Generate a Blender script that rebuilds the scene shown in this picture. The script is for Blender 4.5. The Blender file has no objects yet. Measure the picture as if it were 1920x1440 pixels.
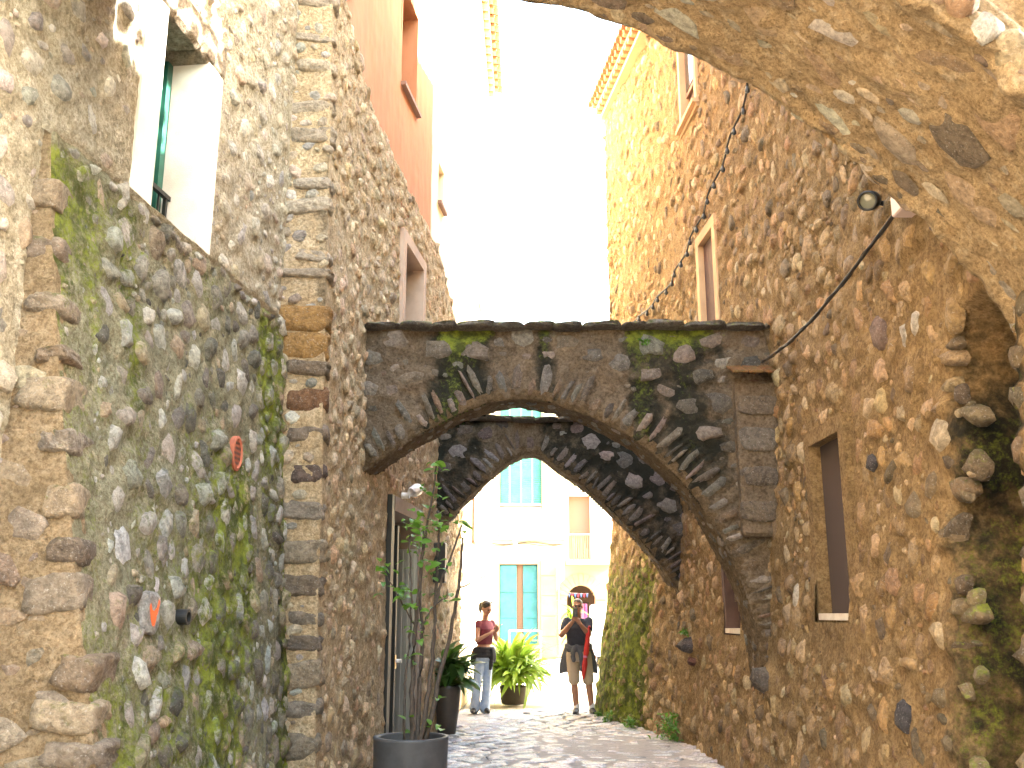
import bpy, bmesh, math, random
import numpy as np
from mathutils import Vector, Matrix

random.seed(7)
RNG = np.random.default_rng(7)
R = math.radians
scene = bpy.context.scene
COL = scene.collection

# ------------------------------------------------------------------ camera, sky, sun, exposure
CAM_H = 1.55
FPX = 1800.0
PITCH = math.atan(430 / FPX)
cam_d = bpy.data.cameras.new('camera')
cam = bpy.data.objects.new('camera', cam_d)
COL.objects.link(cam)
cam.location = (0, 0, CAM_H)
cam.rotation_euler = (math.pi / 2 + PITCH, 0, 0)
cam_d.sensor_width = 36
cam_d.lens = FPX / 1920 * 36
cam_d.clip_start = 0.05
cam_d.clip_end = 600
scene.camera = cam

SUN_AZ, SUN_EL = R(93), R(32)          # azimuth clockwise from +Y
world = bpy.data.worlds.new('World')
scene.world = world
world.use_nodes = True
wn = world.node_tree
sky = wn.nodes.new('ShaderNodeTexSky')
sky.sky_type = 'NISHITA'
sky.sun_disc = False
sky.sun_elevation = SUN_EL
sky.sun_rotation = SUN_AZ
sky.dust_density = 5.0
sky.air_density = 1.8
sky.ozone_density = 0.0
bg = wn.nodes['Background']
bg.inputs[1].default_value = 0.15
wn.links.new(sky.outputs[0], bg.inputs[0])
sun_d = bpy.data.lights.new('sun', 'SUN')
sun_d.energy = 4.0
sun_d.angle = R(0.5)
sun_d.color = (1.0, 0.96, 0.88)
sun = bpy.data.objects.new('sun', sun_d)
COL.objects.link(sun)
sd = Vector((math.sin(SUN_AZ) * math.cos(SUN_EL), math.cos(SUN_AZ) * math.cos(SUN_EL), math.sin(SUN_EL)))
sun.rotation_euler = sd.to_track_quat('Z', 'Y').to_euler()
sun.location = (20, -10, 30)
vs = scene.view_settings
vs.view_transform = 'Standard'
vs.look = 'None'
vs.gamma = 1
vs.use_curve_mapping = False
vs.exposure = 4.3
scene.cycles.use_denoising = True
scene.cycles.max_bounces = 10
scene.cycles.diffuse_bounces = 6

# ------------------------------------------------------------------ noise
def _hash(ix, iy, iz, seed):
    h = (ix.astype(np.int64) * 374761393 + iy.astype(np.int64) * 668265263 + iz.astype(np.int64) * 1442695041 + seed * 974711) & 0xffffffff
    h = ((h ^ (h >> 13)) * 1274126177) & 0xffffffff
    h = h ^ (h >> 16)
    return (h & 0xffff) / 32767.5 - 1.0

def vnoise(p, seed=0):
    i = np.floor(p).astype(np.int64)
    f = p - i
    f = f * f * (3 - 2 * f)
    x, y, z = i[:, 0], i[:, 1], i[:, 2]
    fx, fy, fz = f[:, 0], f[:, 1], f[:, 2]
    def L(a, b, t):
        return a + (b - a) * t
    c = lambda dx, dy, dz: _hash(x + dx, y + dy, z + dz, seed)
    return L(L(L(c(0, 0, 0), c(1, 0, 0), fx), L(c(0, 1, 0), c(1, 1, 0), fx), fy),
             L(L(c(0, 0, 1), c(1, 0, 1), fx), L(c(0, 1, 1), c(1, 1, 1), fx), fy), fz)

def fbm(p, freq, octs=3, seed=0):
    s = np.zeros(len(p)); a = 1.0; t = 0
    for k in range(octs):
        s += a * vnoise(p * freq + 13.7 * k, seed + k)
        t += a
        a *= 0.5; freq *= 2.03
    return s / t

def sstep(x, a, b):
    t = np.clip((x - a) / (b - a), 0, 1)
    return t * t * (3 - 2 * t)

# ------------------------------------------------------------------ materials
def new_mat(name):
    m = bpy.data.materials.new(name)
    m.use_nodes = True
    nt = m.node_tree
    b = nt.nodes['Principled BSDF']
    return m, nt, b

class NB:
    """small node builder"""
    def __init__(s, nt):
        s.nt = nt
        s.pos = nt.nodes.new('ShaderNodeNewGeometry')
    def n(s, t, **kw):
        nd = s.nt.nodes.new(t)
        for k, v in kw.items():
            setattr(nd, k, v)
        return nd
    def link(s, a, b):
        s.nt.links.new(a, b)
    def val(s, sock, v):
        if hasattr(v, 'is_output'):
            s.link(v, sock)
        else:
            sock.default_value = v
    def noise(s, scale, detail=4, rough=0.6, stretch=None, vec=None):
        nd = s.n('ShaderNodeTexNoise')
        nd.inputs['Scale'].default_value = scale
        nd.inputs['Detail'].default_value = detail
        nd.inputs['Roughness'].default_value = rough
        v = vec or s.pos.outputs['Position']
        if stretch:
            mp = s.n('ShaderNodeMapping')
            mp.inputs['Scale'].default_value = stretch
            s.link(v, mp.inputs['Vector'])
            v = mp.outputs[0]
        s.link(v, nd.inputs['Vector'])
        return nd.outputs['Fac']
    def ramp(s, fac, a, b):
        nd = s.n('ShaderNodeMapRange', interpolation_type='SMOOTHSTEP')
        s.link(fac, nd.inputs['Value'])
        nd.inputs['From Min'].default_value = a
        nd.inputs['From Max'].default_value = b
        return nd.outputs[0]
    def math(s, op, a, b=0.0):
        nd = s.n('ShaderNodeMath', operation=op)
        s.val(nd.inputs[0], a); s.val(nd.inputs[1], b)
        return nd.outputs[0]
    def mix(s, fac, a, b, mode='MIX'):
        nd = s.n('ShaderNodeMix', data_type='RGBA', blend_type=mode)
        s.val(nd.inputs['Factor'], fac)
        for sock, v in ((nd.inputs[6], a), (nd.inputs[7], b)):
            if hasattr(v, 'is_output'):
                s.link(v, sock)
            else:
                sock.default_value = (*v, 1) if len(v) == 3 else v
        return nd.outputs[2]
    def bump(s, h, strength=0.5, dist=0.02, prev=None):
        nd = s.n('ShaderNodeBump')
        nd.inputs['Strength'].default_value = strength
        nd.inputs['Distance'].default_value = dist
        s.link(h, nd.inputs['Height'])
        if prev:
            s.link(prev, nd.inputs['Normal'])
        return nd.outputs[0]

MOSS1, MOSS2 = (0.095, 0.11, 0.025), (0.27, 0.32, 0.04)
MOULD_SHADE = (0.026, 0.025, 0.017)  # also carries the shade painted into the right wall recess

def mortar_mat(name, c1, c2, c3, bump=0.6, streak=False):
    m, nt, b = new_mat(name)
    g = NB(nt)
    col = g.mix(g.ramp(g.noise(2.6, 6, 0.72), 0.38, 0.62), c1, c2)
    col = g.mix(g.ramp(g.noise(9, 5, 0.7), 0.5, 0.72), col, c3)
    grain = g.noise(140, 3, 0.7)
    col = g.mix(0.7, col, g.mix(grain, (0.45, 0.44, 0.42), (1.45, 1.45, 1.45)), 'MULTIPLY')
    h1 = g.noise(42, 6, 0.75)
    h0 = g.noise(17, 5, 0.7)
    col = g.mix(0.8, col, g.mix(g.ramp(h1, 0.34, 0.6), (0.52, 0.48, 0.43), (1.12, 1.12, 1.12)), 'MULTIPLY')
    col = g.mix(0.7, col, g.mix(g.ramp(h0, 0.36, 0.62), (0.70, 0.66, 0.60), (1.1, 1.1, 1.1)), 'MULTIPLY')
    att = g.n('ShaderNodeAttribute', attribute_name='growth_shade')
    sep = g.n('ShaderNodeSeparateColor')
    g.link(att.outputs['Color'], sep.inputs[0])
    n1 = g.noise(24, 6, 0.8)
    n2 = g.noise(5, 4, 0.7)
    mould_shade = g.ramp(g.math('ADD', sep.outputs[1], g.math('MULTIPLY', g.math('SUBTRACT', n2, 0.5), 1.3)), 0.30, 0.86)
    col = g.mix(mould_shade, col, MOULD_SHADE)
    moss = g.ramp(g.math('ADD', sep.outputs[0], g.math('MULTIPLY', g.math('SUBTRACT', n1, 0.5), 1.3)), 0.36, 0.75)
    mc = g.mix(g.ramp(g.noise(7, 4, 0.7), 0.4, 0.64), MOSS1, MOSS2)
    mc = g.mix(0.5, mc, g.mix(g.noise(90, 2, 0.6), (0.4, 0.4, 0.4), (1.5, 1.5, 1.5)), 'MULTIPLY')
    col = g.mix(moss, col, mc)
    g.link(col, b.inputs['Base Color'])
    b.inputs['Roughness'].default_value = 0.92
    b.inputs['Specular IOR Level'].default_value = 0.2
    nrm = g.bump(h0, min(1.0, bump * 1.2), 0.10)
    nrm = g.bump(h1, min(1.0, bump * 1.5), 0.06, nrm)
    nrm = g.bump(g.noise(190, 3, 0.7), bump * 0.6, 0.006, nrm)
    g.link(nrm, b.inputs['Normal'])
    return m

def stone_mat(name, per_object, rough=0.85, bump=0.9):
    m, nt, b = new_mat(name)
    g = NB(nt)
    if per_object:
        oi = g.n('ShaderNodeObjectInfo')
        tint, alpha = oi.outputs['Color'], oi.outputs['Alpha']
    else:
        at = g.n('ShaderNodeAttribute', attribute_name='tint')
        tint, alpha = at.outputs['Color'], at.outputs['Alpha']
    n1 = g.noise(22, 6, 0.75)
    n2 = g.noise(75, 4, 0.7)
    col = g.mix(0.85, tint, g.mix(g.ramp(n1, 0.3, 0.7), (0.5, 0.48, 0.46), (1.4, 1.38, 1.34)), 'MULTIPLY')
    col = g.mix(g.ramp(n2, 0.56, 0.72), col, g.mix(0.5, tint, (0.62, 0.6, 0.56)))
    nz = g.n('ShaderNodeSeparateXYZ')
    g.link(g.pos.outputs['Normal'], nz.inputs[0])
    mv = g.math('ADD', alpha, g.math('MULTIPLY', g.math('SUBTRACT', g.noise(13, 5, 0.75), 0.5), 1.5))
    mv = g.math('ADD', mv, g.math('MULTIPLY', nz.outputs[2], 0.12))
    moss = g.ramp(mv, 0.42, 0.78)
    mc = g.mix(g.ramp(g.noise(7, 4, 0.7), 0.4, 0.64), MOSS1, MOSS2)
    col = g.mix(moss, col, mc)
    g.link(col, b.inputs['Base Color'])
    b.inputs['Roughness'].default_value = rough
    b.inputs['Specular IOR Level'].default_value = 0.3
    vo = g.n('ShaderNodeTexVoronoi')
    vo.inputs['Scale'].default_value = 38
    g.link(g.pos.outputs['Position'], vo.inputs['Vector'])
    nrm = g.bump(vo.outputs['Distance'], bump * 0.45, 0.02)
    nrm = g.bump(n1, min(1.0, bump * 1.1), 0.07, nrm)
    nrm = g.bump(g.noise(130, 3, 0.7), bump * 0.6, 0.008, nrm)
    g.link(nrm, b.inputs['Normal'])
    return m

def plain_mat(name, col, rough=0.6, col2=None, scale=6.0, bump=0.0, bscale=60, metal=0.0, spec=0.5, stretch=None, contrast=(0.35, 0.65), trans=0.0):
    m, nt, b = new_mat(name)
    g = NB(nt)
    if col2:
        g.link(g.mix(g.ramp(g.noise(scale, 5, 0.65, stretch), *contrast), col, col2), b.inputs['Base Color'])
    else:
        b.inputs['Base Color'].default_value = (*col, 1)
    if bump:
        g.link(g.bump(g.noise(bscale, 4, 0.7), bump, 0.01), b.inputs['Normal'])
    b.inputs['Roughness'].default_value = rough
    b.inputs['Metallic'].default_value = metal
    b.inputs['Specular IOR Level'].default_value = spec
    b.inputs['Transmission Weight'].default_value = trans
    return m

def leaf_mat(name, c1, c2, trans=0.35):
    m, nt, b = new_mat(name)
    g = NB(nt)
    oi = g.n('ShaderNodeObjectInfo')
    col = g.mix(oi.outputs['Random'], c1, c2)
    col = g.mix(0.5, col, g.mix(g.noise(20, 3, 0.6), (0.6, 0.6, 0.6), (1.35, 1.35, 1.35)), 'MULTIPLY')
    g.link(col, b.inputs['Base Color'])
    b.inputs['Roughness'].default_value = 0.38
    tr = g.n('ShaderNodeBsdfTranslucent')
    g.link(g.mix(0.5, col, (0.3, 0.5, 0.05)), tr.inputs['Color'])
    mx = g.n('ShaderNodeMixShader')
    mx.inputs[0].default_value = trans
    g.link(b.outputs[0], mx.inputs[1])
    g.link(tr.outputs[0], mx.inputs[2])
    g.link(mx.outputs[0], nt.nodes['Material Output'].inputs['Surface'])
    return m

M = {}
M['stone_o'] = stone_mat('rubble stone', True)
M['stone_s'] = stone_mat('small rubble stone', False)
M['mortar_left'] = mortar_mat('pale lime mortar', (0.57, 0.52, 0.40), (0.48, 0.43, 0.32), (0.65, 0.605, 0.495))
M['mortar_moss'] = mortar_mat('damp lime mortar', (0.37, 0.35, 0.235), (0.28, 0.275, 0.185), (0.47, 0.43, 0.31))
M['mortar_side'] = mortar_mat('tan lime mortar', (0.68, 0.545, 0.355), (0.57, 0.44, 0.275), (0.72, 0.61, 0.43))
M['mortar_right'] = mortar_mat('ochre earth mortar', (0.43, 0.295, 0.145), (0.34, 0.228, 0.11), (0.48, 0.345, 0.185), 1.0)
M['mortar_arch'] = mortar_mat('stained arch mortar', (0.25, 0.19, 0.13), (0.185, 0.14, 0.095), (0.28, 0.22, 0.16))
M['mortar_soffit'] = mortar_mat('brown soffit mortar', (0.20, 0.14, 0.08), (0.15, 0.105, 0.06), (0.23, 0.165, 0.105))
M['mortar_vault'] = mortar_mat('ochre vault plaster', (0.54, 0.41, 0.245), (0.46, 0.34, 0.195), (0.56, 0.47, 0.33), 0.8)
M['quoin_plaster'] = mortar_mat('ochre end plaster', (0.42, 0.32, 0.20), (0.34, 0.26, 0.16), (0.47, 0.38, 0.26), 0.7)
M['orange'] = plain_mat('orange stucco', (0.43, 0.19, 0.095), 0.9, (0.38, 0.16, 0.08), 2.2, 0.15, 90, stretch=(3, 3, 0.6), spec=0.2)
M['white_stucco'] = plain_mat('cream stucco', (0.80, 0.72, 0.54), 0.9, (0.74, 0.63, 0.43), 1.5, 0.15, 90, spec=0.2)
M['white_trim'] = plain_mat('white painted render', (0.72, 0.69, 0.64), 0.85, (0.62, 0.58, 0.52), 3, 0.35, 120, spec=0.2)
M['pink_trim'] = plain_mat('pinkish cement render', (0.46, 0.34, 0.26), 0.9, (0.38, 0.28, 0.22), 3, 0.3, 100, spec=0.2)
M['tan_trim'] = plain_mat('tan cement render', (0.50, 0.33, 0.19), 0.9, (0.44, 0.28, 0.16), 3, 0.3, 100, spec=0.2)
M['dark_trim'] = plain_mat('dusty mauve render', (0.13, 0.085, 0.075), 0.95, (0.10, 0.068, 0.06), 3, 0.3, 80, spec=0.2)
M['sill_white'] = plain_mat('pale sill slab', (0.62, 0.56, 0.47), 0.8, (0.52, 0.45, 0.36), 8, 0.3, 80)
M['sill_brown'] = plain_mat('brown clay sill', (0.20, 0.11, 0.075), 0.8)
M['green_paint'] = plain_mat('dark green paint', (0.012, 0.075, 0.055), 0.4, (0.02, 0.11, 0.08), 4)
M['black_metal'] = plain_mat('black iron', (0.014, 0.014, 0.014), 0.45)
M['black_paint'] = plain_mat('black door paint', (0.012, 0.012, 0.011), 0.5)
M['dark_glass'] = plain_mat('dark window glass', (0.02, 0.022, 0.024), 0.08)
M['brass'] = plain_mat('brass', (0.55, 0.36, 0.12), 0.35, metal=1.0)
M['steel'] = plain_mat('brushed door steel', (0.46, 0.45, 0.42), 0.32, (0.36, 0.35, 0.31), 30, stretch=(6, 6, 0.15), metal=0.6)
M['lamp_white'] = plain_mat('white plastic', (0.75, 0.75, 0.73), 0.4)
M['cable'] = plain_mat('black cable', (0.018, 0.015, 0.014), 0.6)
M['terracotta'] = plain_mat('terracotta', (0.42, 0.13, 0.07), 0.95, (0.34, 0.11, 0.065), 20)
M['heart'] = plain_mat('orange paint', (0.75, 0.13, 0.03), 0.7)
M['tile'] = plain_mat('clay roof tile', (0.42, 0.20, 0.10), 0.9, (0.34, 0.17, 0.09), 8)
M['pot_grey'] = plain_mat('slate grey planter', (0.066, 0.068, 0.072), 0.55, (0.05, 0.051, 0.055), 9, 0.1, 60)
M['pot_dark'] = plain_mat('dark glazed pot', (0.06, 0.045, 0.035), 0.4, (0.045, 0.034, 0.028), 9)
M['pot_brown'] = plain_mat('brown pot', (0.05, 0.038, 0.026), 0.7, (0.04, 0.032, 0.02), 9)
M['soil'] = plain_mat('potting soil', (0.03, 0.021, 0.015), 1.0, (0.05, 0.036, 0.025), 40, 0.9, 60)
M['bark'] = plain_mat('dark bark', (0.055, 0.042, 0.034), 0.85, (0.085, 0.066, 0.052), 40, 0.6, 90)
M['leaf_small'] = leaf_mat('young leaf', (0.07, 0.18, 0.025), (0.14, 0.30, 0.04), 0.45)
M['leaf_dark'] = leaf_mat('broad dark leaf', (0.018, 0.055, 0.016), (0.05, 0.11, 0.025), 0.2)
M['leaf_bright'] = leaf_mat('strap leaf', (0.17, 0.28, 0.035), (0.28, 0.38, 0.05), 0.45)
M['weed'] = leaf_mat('weed leaf', (0.06, 0.16, 0.02), (0.10, 0.22, 0.03), 0.3)
M['teal'] = plain_mat('weathered teal paint', (0.022, 0.12, 0.125), 0.7, (0.035, 0.18, 0.185), 3, 0.2, 60)
M['blind'] = plain_mat('pale green blind', (0.04, 0.19, 0.145), 0.7, (0.06, 0.25, 0.195), 3)
M['salmon'] = plain_mat('salmon shutter', (0.30, 0.11, 0.075), 0.8)
M['facade'] = plain_mat('cream facade render', (0.62, 0.54, 0.40), 0.9, (0.56, 0.48, 0.34), 0.8, 0.1, 60, spec=0.2)
M['facade_peach'] = plain_mat('peach facade render', (0.48, 0.31, 0.19), 0.9, (0.44, 0.28, 0.165), 0.8, 0.1, 60, spec=0.2)
M['facade_stone'] = plain_mat('dressed facade stone', (0.31, 0.235, 0.15), 0.9, (0.26, 0.195, 0.12), 2.0, 0.2, 60, spec=0.2)
M['skin'] = plain_mat('tanned skin', (0.40, 0.20, 0.125), 0.5, (0.36, 0.175, 0.105), 12)
M['skin_man'] = plain_mat('tanned skin darker', (0.34, 0.165, 0.10), 0.5, (0.30, 0.14, 0.085), 12)
M['hair_dark'] = plain_mat('dark brown hair', (0.028, 0.017, 0.011), 0.45, (0.05, 0.03, 0.018), 120, stretch=(1, 1, 0.2))
M['hair_grey'] = plain_mat('grey hair', (0.17, 0.155, 0.14), 0.6, (0.26, 0.24, 0.22), 120)
M['maroon'] = plain_mat('maroon jersey', (0.16, 0.028, 0.042), 0.9, (0.13, 0.022, 0.033), 14, 0.3, 50)
M['jeans'] = plain_mat('pale blue denim', (0.27, 0.35, 0.49), 0.9, (0.38, 0.45, 0.56), 9, 0.3, 70)
M['black_cloth'] = plain_mat('black cloth', (0.015, 0.014, 0.016), 0.95, (0.022, 0.021, 0.024), 14, 0.4, 40)
M['navy'] = plain_mat('charcoal navy jersey', (0.022, 0.023, 0.032), 0.95, (0.03, 0.031, 0.042), 14, 0.3, 50)
M['grey_cloth'] = plain_mat('dark grey sweater', (0.065, 0.066, 0.075), 0.95, (0.085, 0.086, 0.095), 14, 0.5, 50)
M['khaki'] = plain_mat('khaki cotton', (0.42, 0.33, 0.235), 0.9, (0.38, 0.295, 0.205), 10, 0.3, 50)
M['sock'] = plain_mat('white sock', (0.7, 0.68, 0.66), 0.9)
M['shoe'] = plain_mat('black shoe', (0.018, 0.016, 0.016), 0.6)
M['sole'] = plain_mat('shoe sole', (0.09, 0.085, 0.08), 0.8)
M['umbrella_red'] = plain_mat('red umbrella cloth', (0.55, 0.025, 0.02), 0.6, (0.45, 0.018, 0.015), 12)
M['phone'] = plain_mat('phone black', (0.03, 0.03, 0.035), 0.25)
M['phone_case'] = plain_mat('phone case', (0.20, 0.15, 0.10), 0.4)
M['eye'] = plain_mat('eye dark', (0.02, 0.015, 0.012), 0.3)
M['lip'] = plain_mat('lip', (0.30, 0.10, 0.08), 0.5)
M['van_white'] = plain_mat('white car paint', (0.72, 0.72, 0.70), 0.25)
M['rubber'] = plain_mat('black rubber', (0.02, 0.02, 0.02), 0.8)
M['chrome'] = plain_mat('chrome', (0.7, 0.7, 0.7), 0.15, metal=1.0)
M['plate'] = plain_mat('white plate', (0.8, 0.8, 0.8), 0.4)
M['bunting_red'] = plain_mat('red bunting', (0.6, 0.05, 0.10), 0.8)
M['bunting_blue'] = plain_mat('blue bunting', (0.10, 0.18, 0.45), 0.8)
M['purple'] = plain_mat('purple cloth', (0.30, 0.08, 0.32), 0.9, (0.45, 0.16, 0.40), 10)
M['pink_cloth'] = plain_mat('pink cloth', (0.6, 0.2, 0.36), 0.9)
M['inside'] = plain_mat('dim plaster inside', (0.10, 0.075, 0.055), 0.95)
M['wood'] = plain_mat('brown timber', (0.13, 0.07, 0.04), 0.7, (0.17, 0.09, 0.05), 14, stretch=(1, 1, 6))
M['core'] = plain_mat('coarse plaster', (0.42, 0.35, 0.26), 0.95, (0.36, 0.29, 0.21), 1.2, 0.4, 40, spec=0.2)
M['core_r'] = plain_mat('coarse ochre plaster', (0.36, 0.26, 0.15), 0.95, (0.31, 0.21, 0.12), 1.2, 0.4, 40, spec=0.2)

# ------------------------------------------------------------------ object helpers
def link(o, parent=None):
    COL.objects.link(o)
    if parent is not None:
        o.parent = parent
        o.matrix_parent_inverse = Matrix.Identity(4)
    return o

def tag(o, label=None, cat=None, group=None, kind=None):
    if label: o['label'] = label
    if cat: o['category'] = cat
    if group: o['group'] = group
    if kind: o['kind'] = kind
    return o

def thing(name, loc, label, cat, group=None, kind=None):
    o = bpy.data.objects.new(name, None)
    o.location = loc
    o.empty_display_size = 0.2
    link(o)
    return tag(o, label, cat, group, kind)

def wpos(o):
    p = Vector(o.location)
    while o.parent is not None:
        o = o.parent
        p = p + Vector(o.location)
    return p

def mesh_obj(name, verts, faces, mat, parent=None, smooth=False):
    """verts in WORLD coordinates; stored relative to the parent chain (parents are unrotated)"""
    v = np.asarray(verts, dtype=float).reshape(-1, 3)
    if parent is not None:
        v = v - np.array(wpos(parent))
    me = bpy.data.meshes.new(name)
    me.from_pydata(v.tolist(), [], [list(f) for f in faces] if not isinstance(faces, np.ndarray) else faces.tolist())
    if smooth:
        me.polygons.foreach_set('use_smooth', [True] * len(me.polygons))
    me.update()
    if mat is not None:
        me.materials.append(mat)
    o = bpy.data.objects.new(name, me)
    return link(o, parent)

class MB:
    """mesh collector in world coordinates"""
    def __init__(s):
        s.v = []; s.f = []
    def add(s, verts, faces):
        k = len(s.v)
        s.v.extend([tuple(map(float, q)) for q in verts])
        s.f.extend([tuple(i + k for i in f) for f in faces])
    def box(s, x0, x1, y0, y1, z0, z1, T=None, bev=0.0):
        if bev:
            c = [(x0, x1), (y0, y1), (z0, z1)]
            vs_, idx = [], {}
            for i in (0, 1):
                for j in (0, 1):
                    for k in (0, 1):
                        p = [c[0][i], c[1][j], c[2][k]]
                        inn = [bev * (1 if q == 0 else -1) for q in (i, j, k)]
                        for ax in range(3):
                            q = [p[a] + (inn[a] if a != ax else 0) for a in range(3)]
                            idx[(i, j, k, ax)] = len(vs_); vs_.append(q)
            fs = []
            for ax in range(3):
                o1, o2 = [a for a in range(3) if a != ax]
                for sgn in (0, 1):
                    ring = []
                    for (p, q) in ((0, 0), (1, 0), (1, 1), (0, 1)):
                        key = [0, 0, 0]; key[ax] = sgn; key[o1] = p; key[o2] = q
                        ring.append(idx[(*key, ax)])
                    fs.append(ring)
                    # edges
                for p in (0, 1):
                    for q in (0, 1):
                        k0 = [0, 0, 0]; k0[o1] = p; k0[o2] = q; k1 = list(k0); k1[ax] = 1
                        fs.append([idx[(*k0, o1)], idx[(*k1, o1)], idx[(*k1, o2)], idx[(*k0, o2)]])
            for i in (0, 1):
                for j in (0, 1):
                    for k in (0, 1):
                        fs.append([idx[(i, j, k, 0)], idx[(i, j, k, 1)], idx[(i, j, k, 2)]])
            vv = vs_
        else:
            vv = [(x, y, z) for x in (x0, x1) for y in (y0, y1) for z in (z0, z1)]
            fs = [(0, 1, 3, 2), (4, 6, 7, 5), (0, 4, 5, 1), (2, 3, 7, 6), (0, 2, 6, 4), (1, 5, 7, 3)]
        if T is not None:
            vv = [T(*q) for q in vv]
        s.add(vv, fs)
        return s
    def tube(s, pts, rad, n=8, caps=True):
        pts = [Vector(p) for p in pts]
        rads = rad if hasattr(rad, '__len__') else [rad] * len(pts)
        k = len(s.v)
        up = Vector((0, 0, 1))
        for i, p in enumerate(pts):
            d = (pts[min(i + 1, len(pts) - 1)] - pts[max(i - 1, 0)])
            d = d.normalized() if d.length > 1e-9 else Vector((0, 0, 1))
            a = d.cross(up)
            if a.length < 0.05:
                a = d.cross(Vector((1, 0, 0)))
            a.normalize()
            b = d.cross(a)
            for j in range(n):
                t = 2 * math.pi * j / n
                s.v.append(tuple(p + (a * math.cos(t) + b * math.sin(t)) * rads[i]))
        for i in range(len(pts) - 1):
            for j in range(n):
                j2 = (j + 1) % n
                s.f.append((k + i * n + j, k + i * n + j2, k + (i + 1) * n + j2, k + (i + 1) * n + j))
        if caps:
            s.f.append(tuple(k + j for j in range(n)))
            s.f.append(tuple(k + (len(pts) - 1) * n + j for j in range(n - 1, -1, -1)))
        return s
    def lathe(s, prof, cx, cy, n=40):
        k = len(s.v)
        for (r, z) in prof:
            for j in range(n):
                t = 2 * math.pi * j / n
                s.v.append((cx + r * math.cos(t), cy + r * math.sin(t), z))
        for i in range(len(prof) - 1):
            for j in range(n):
                j2 = (j + 1) % n
                s.f.append((k + i * n + j, k + i * n + j2, k + (i + 1) * n + j2, k + (i + 1) * n + j))
        return s
    def prism(s, poly, z0, z1):
        n = len(poly); k = len(s.v)
        s.v.extend([(x, y, z0) for x, y in poly]); s.v.extend([(x, y, z1) for x, y in poly])
        for i in range(n):
            j = (i + 1) % n
            s.f.append((k + i, k + j, k + n + j, k + n + i))
        s.f.append(tuple(k + i for i in range(n - 1, -1, -1)))
        s.f.append(tuple(k + n + i for i in range(n)))
        return s
    def build(s, name, mat, parent=None, smooth=False):
        return mesh_obj(name, s.v, s.f, mat, parent, smooth)

def lin(pts):
    xs = np.array([p[0] for p in pts]); ys = np.array([p[1] for p in pts])
    return lambda t: np.interp(t, xs, ys)

# projection, only used to choose which stones show largest
def px_size(p, r):
    z = p[2] - CAM_H
    yc = -math.sin(PITCH) * p[1] + math.cos(PITCH) * z
    d = math.cos(PITCH) * p[1] + math.sin(PITCH) * z
    if d < 0.3:
        return 0
    u = 960 + FPX * p[0] / d; v = 720 - FPX * yc / d
    if not (-30 < u < 1950 and -30 < v < 1470):
        return 0
    return FPX * r / d

# ------------------------------------------------------------------ stone library
def stone_lib(n, blocky=2.2, seed=0, seg=8, sharp=0.0):
    out = []
    rg = np.random.default_rng(seed)
    for k in range(n):
        ph = rg.uniform(0, 2 * math.pi)
        e = blocky * rg.uniform(0.85, 1.5)
        ang = np.arange(seg) * 2 * math.pi / seg + rg.uniform(-0.25, 0.25, seg) + ph
        rr = 1.0 / (np.abs(np.cos(ang)) ** e + np.abs(np.sin(ang)) ** e) ** (1 / e)
        rr = rr / rr.max() * rg.uniform(0.78, 1.08, seg)
        tx, ty = rg.uniform(-0.35, 0.35, 2)
        V = []
        for (s_, h) in ((1.0, -0.35), (1.0, 0.30), (0.66 + 0.12 * rg.random(), 0.86)):
            for j in range(seg):
                x = math.cos(ang[j]) * rr[j] * s_; y = math.sin(ang[j]) * rr[j] * s_
                hh = h * (1 + (0.18 * rg.uniform(-1, 1) if h > 0 else 0)) + (tx * x + ty * y) * max(0, h)
                V.append((x, y, hh))
        V.append((tx * 0.1, ty * 0.1, rg.uniform(0.92, 1.12)))
        F = []
        for i in range(2):
            for j in range(seg):
                j2 = (j + 1) % seg
                F.append((i * seg + j, i * seg + j2, (i + 1) * seg + j2, (i + 1) * seg + j))
        for j in range(seg):
            F.append((2 * seg + j, 2 * seg + (j + 1) % seg, 3 * seg))
        me = bpy.data.meshes.new('stone')
        me.from_pydata(V, [], F)
        me.polygons.foreach_set('use_smooth', [True] * len(F))
        me.materials.append(M['stone_o'])
        out.append((np.array(V), F, me))
    return out

LIB = stone_lib(22, 2.2, 1)
LIB_B = stone_lib(14, 3.6, 2, 10)
LIB_M = LIB + stone_lib(14, 3.2, 4, 7)

def block_lib(n, seed, div=4):
    """rough squared blocks: -1..1 in each axis"""
    out = []
    rg = np.random.default_rng(seed)
    for k in range(n):
        bm = bmesh.new()
        bmesh.ops.create_cube(bm, size=2)
        bmesh.ops.subdivide_edges(bm, edges=bm.edges[:], cuts=div, use_grid_fill=True)
        P = np.array([v.co[:] for v in bm.verts])
        e = rg.uniform(3.6, 7)
        nr = (np.abs(P) ** e).sum(1) ** (1 / e)
        P = P / nr[:, None]
        off = rg.uniform(0, 100, 3)
        for ax in range(3):
            P[:, ax] += 0.15 * vnoise(P * 1.1 + off, 5 + ax) + 0.09 * vnoise(P * 2.6 + off, 15 + ax) + 0.05 * vnoise(P * 6 + off, 25 + ax)
        bm.verts.index_update()
        F = [[v.index for v in f.verts] for f in bm.faces]
        bm.free()
        me = bpy.data.meshes.new('stone')
        me.from_pydata(P.tolist(), [], F)
        me.polygons.foreach_set('use_smooth', [True] * len(F))
        me.materials.append(M['stone_o'])
        out.append((P, F, me))
    return out
LIB_Q = block_lib(16, 3, 5)

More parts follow.
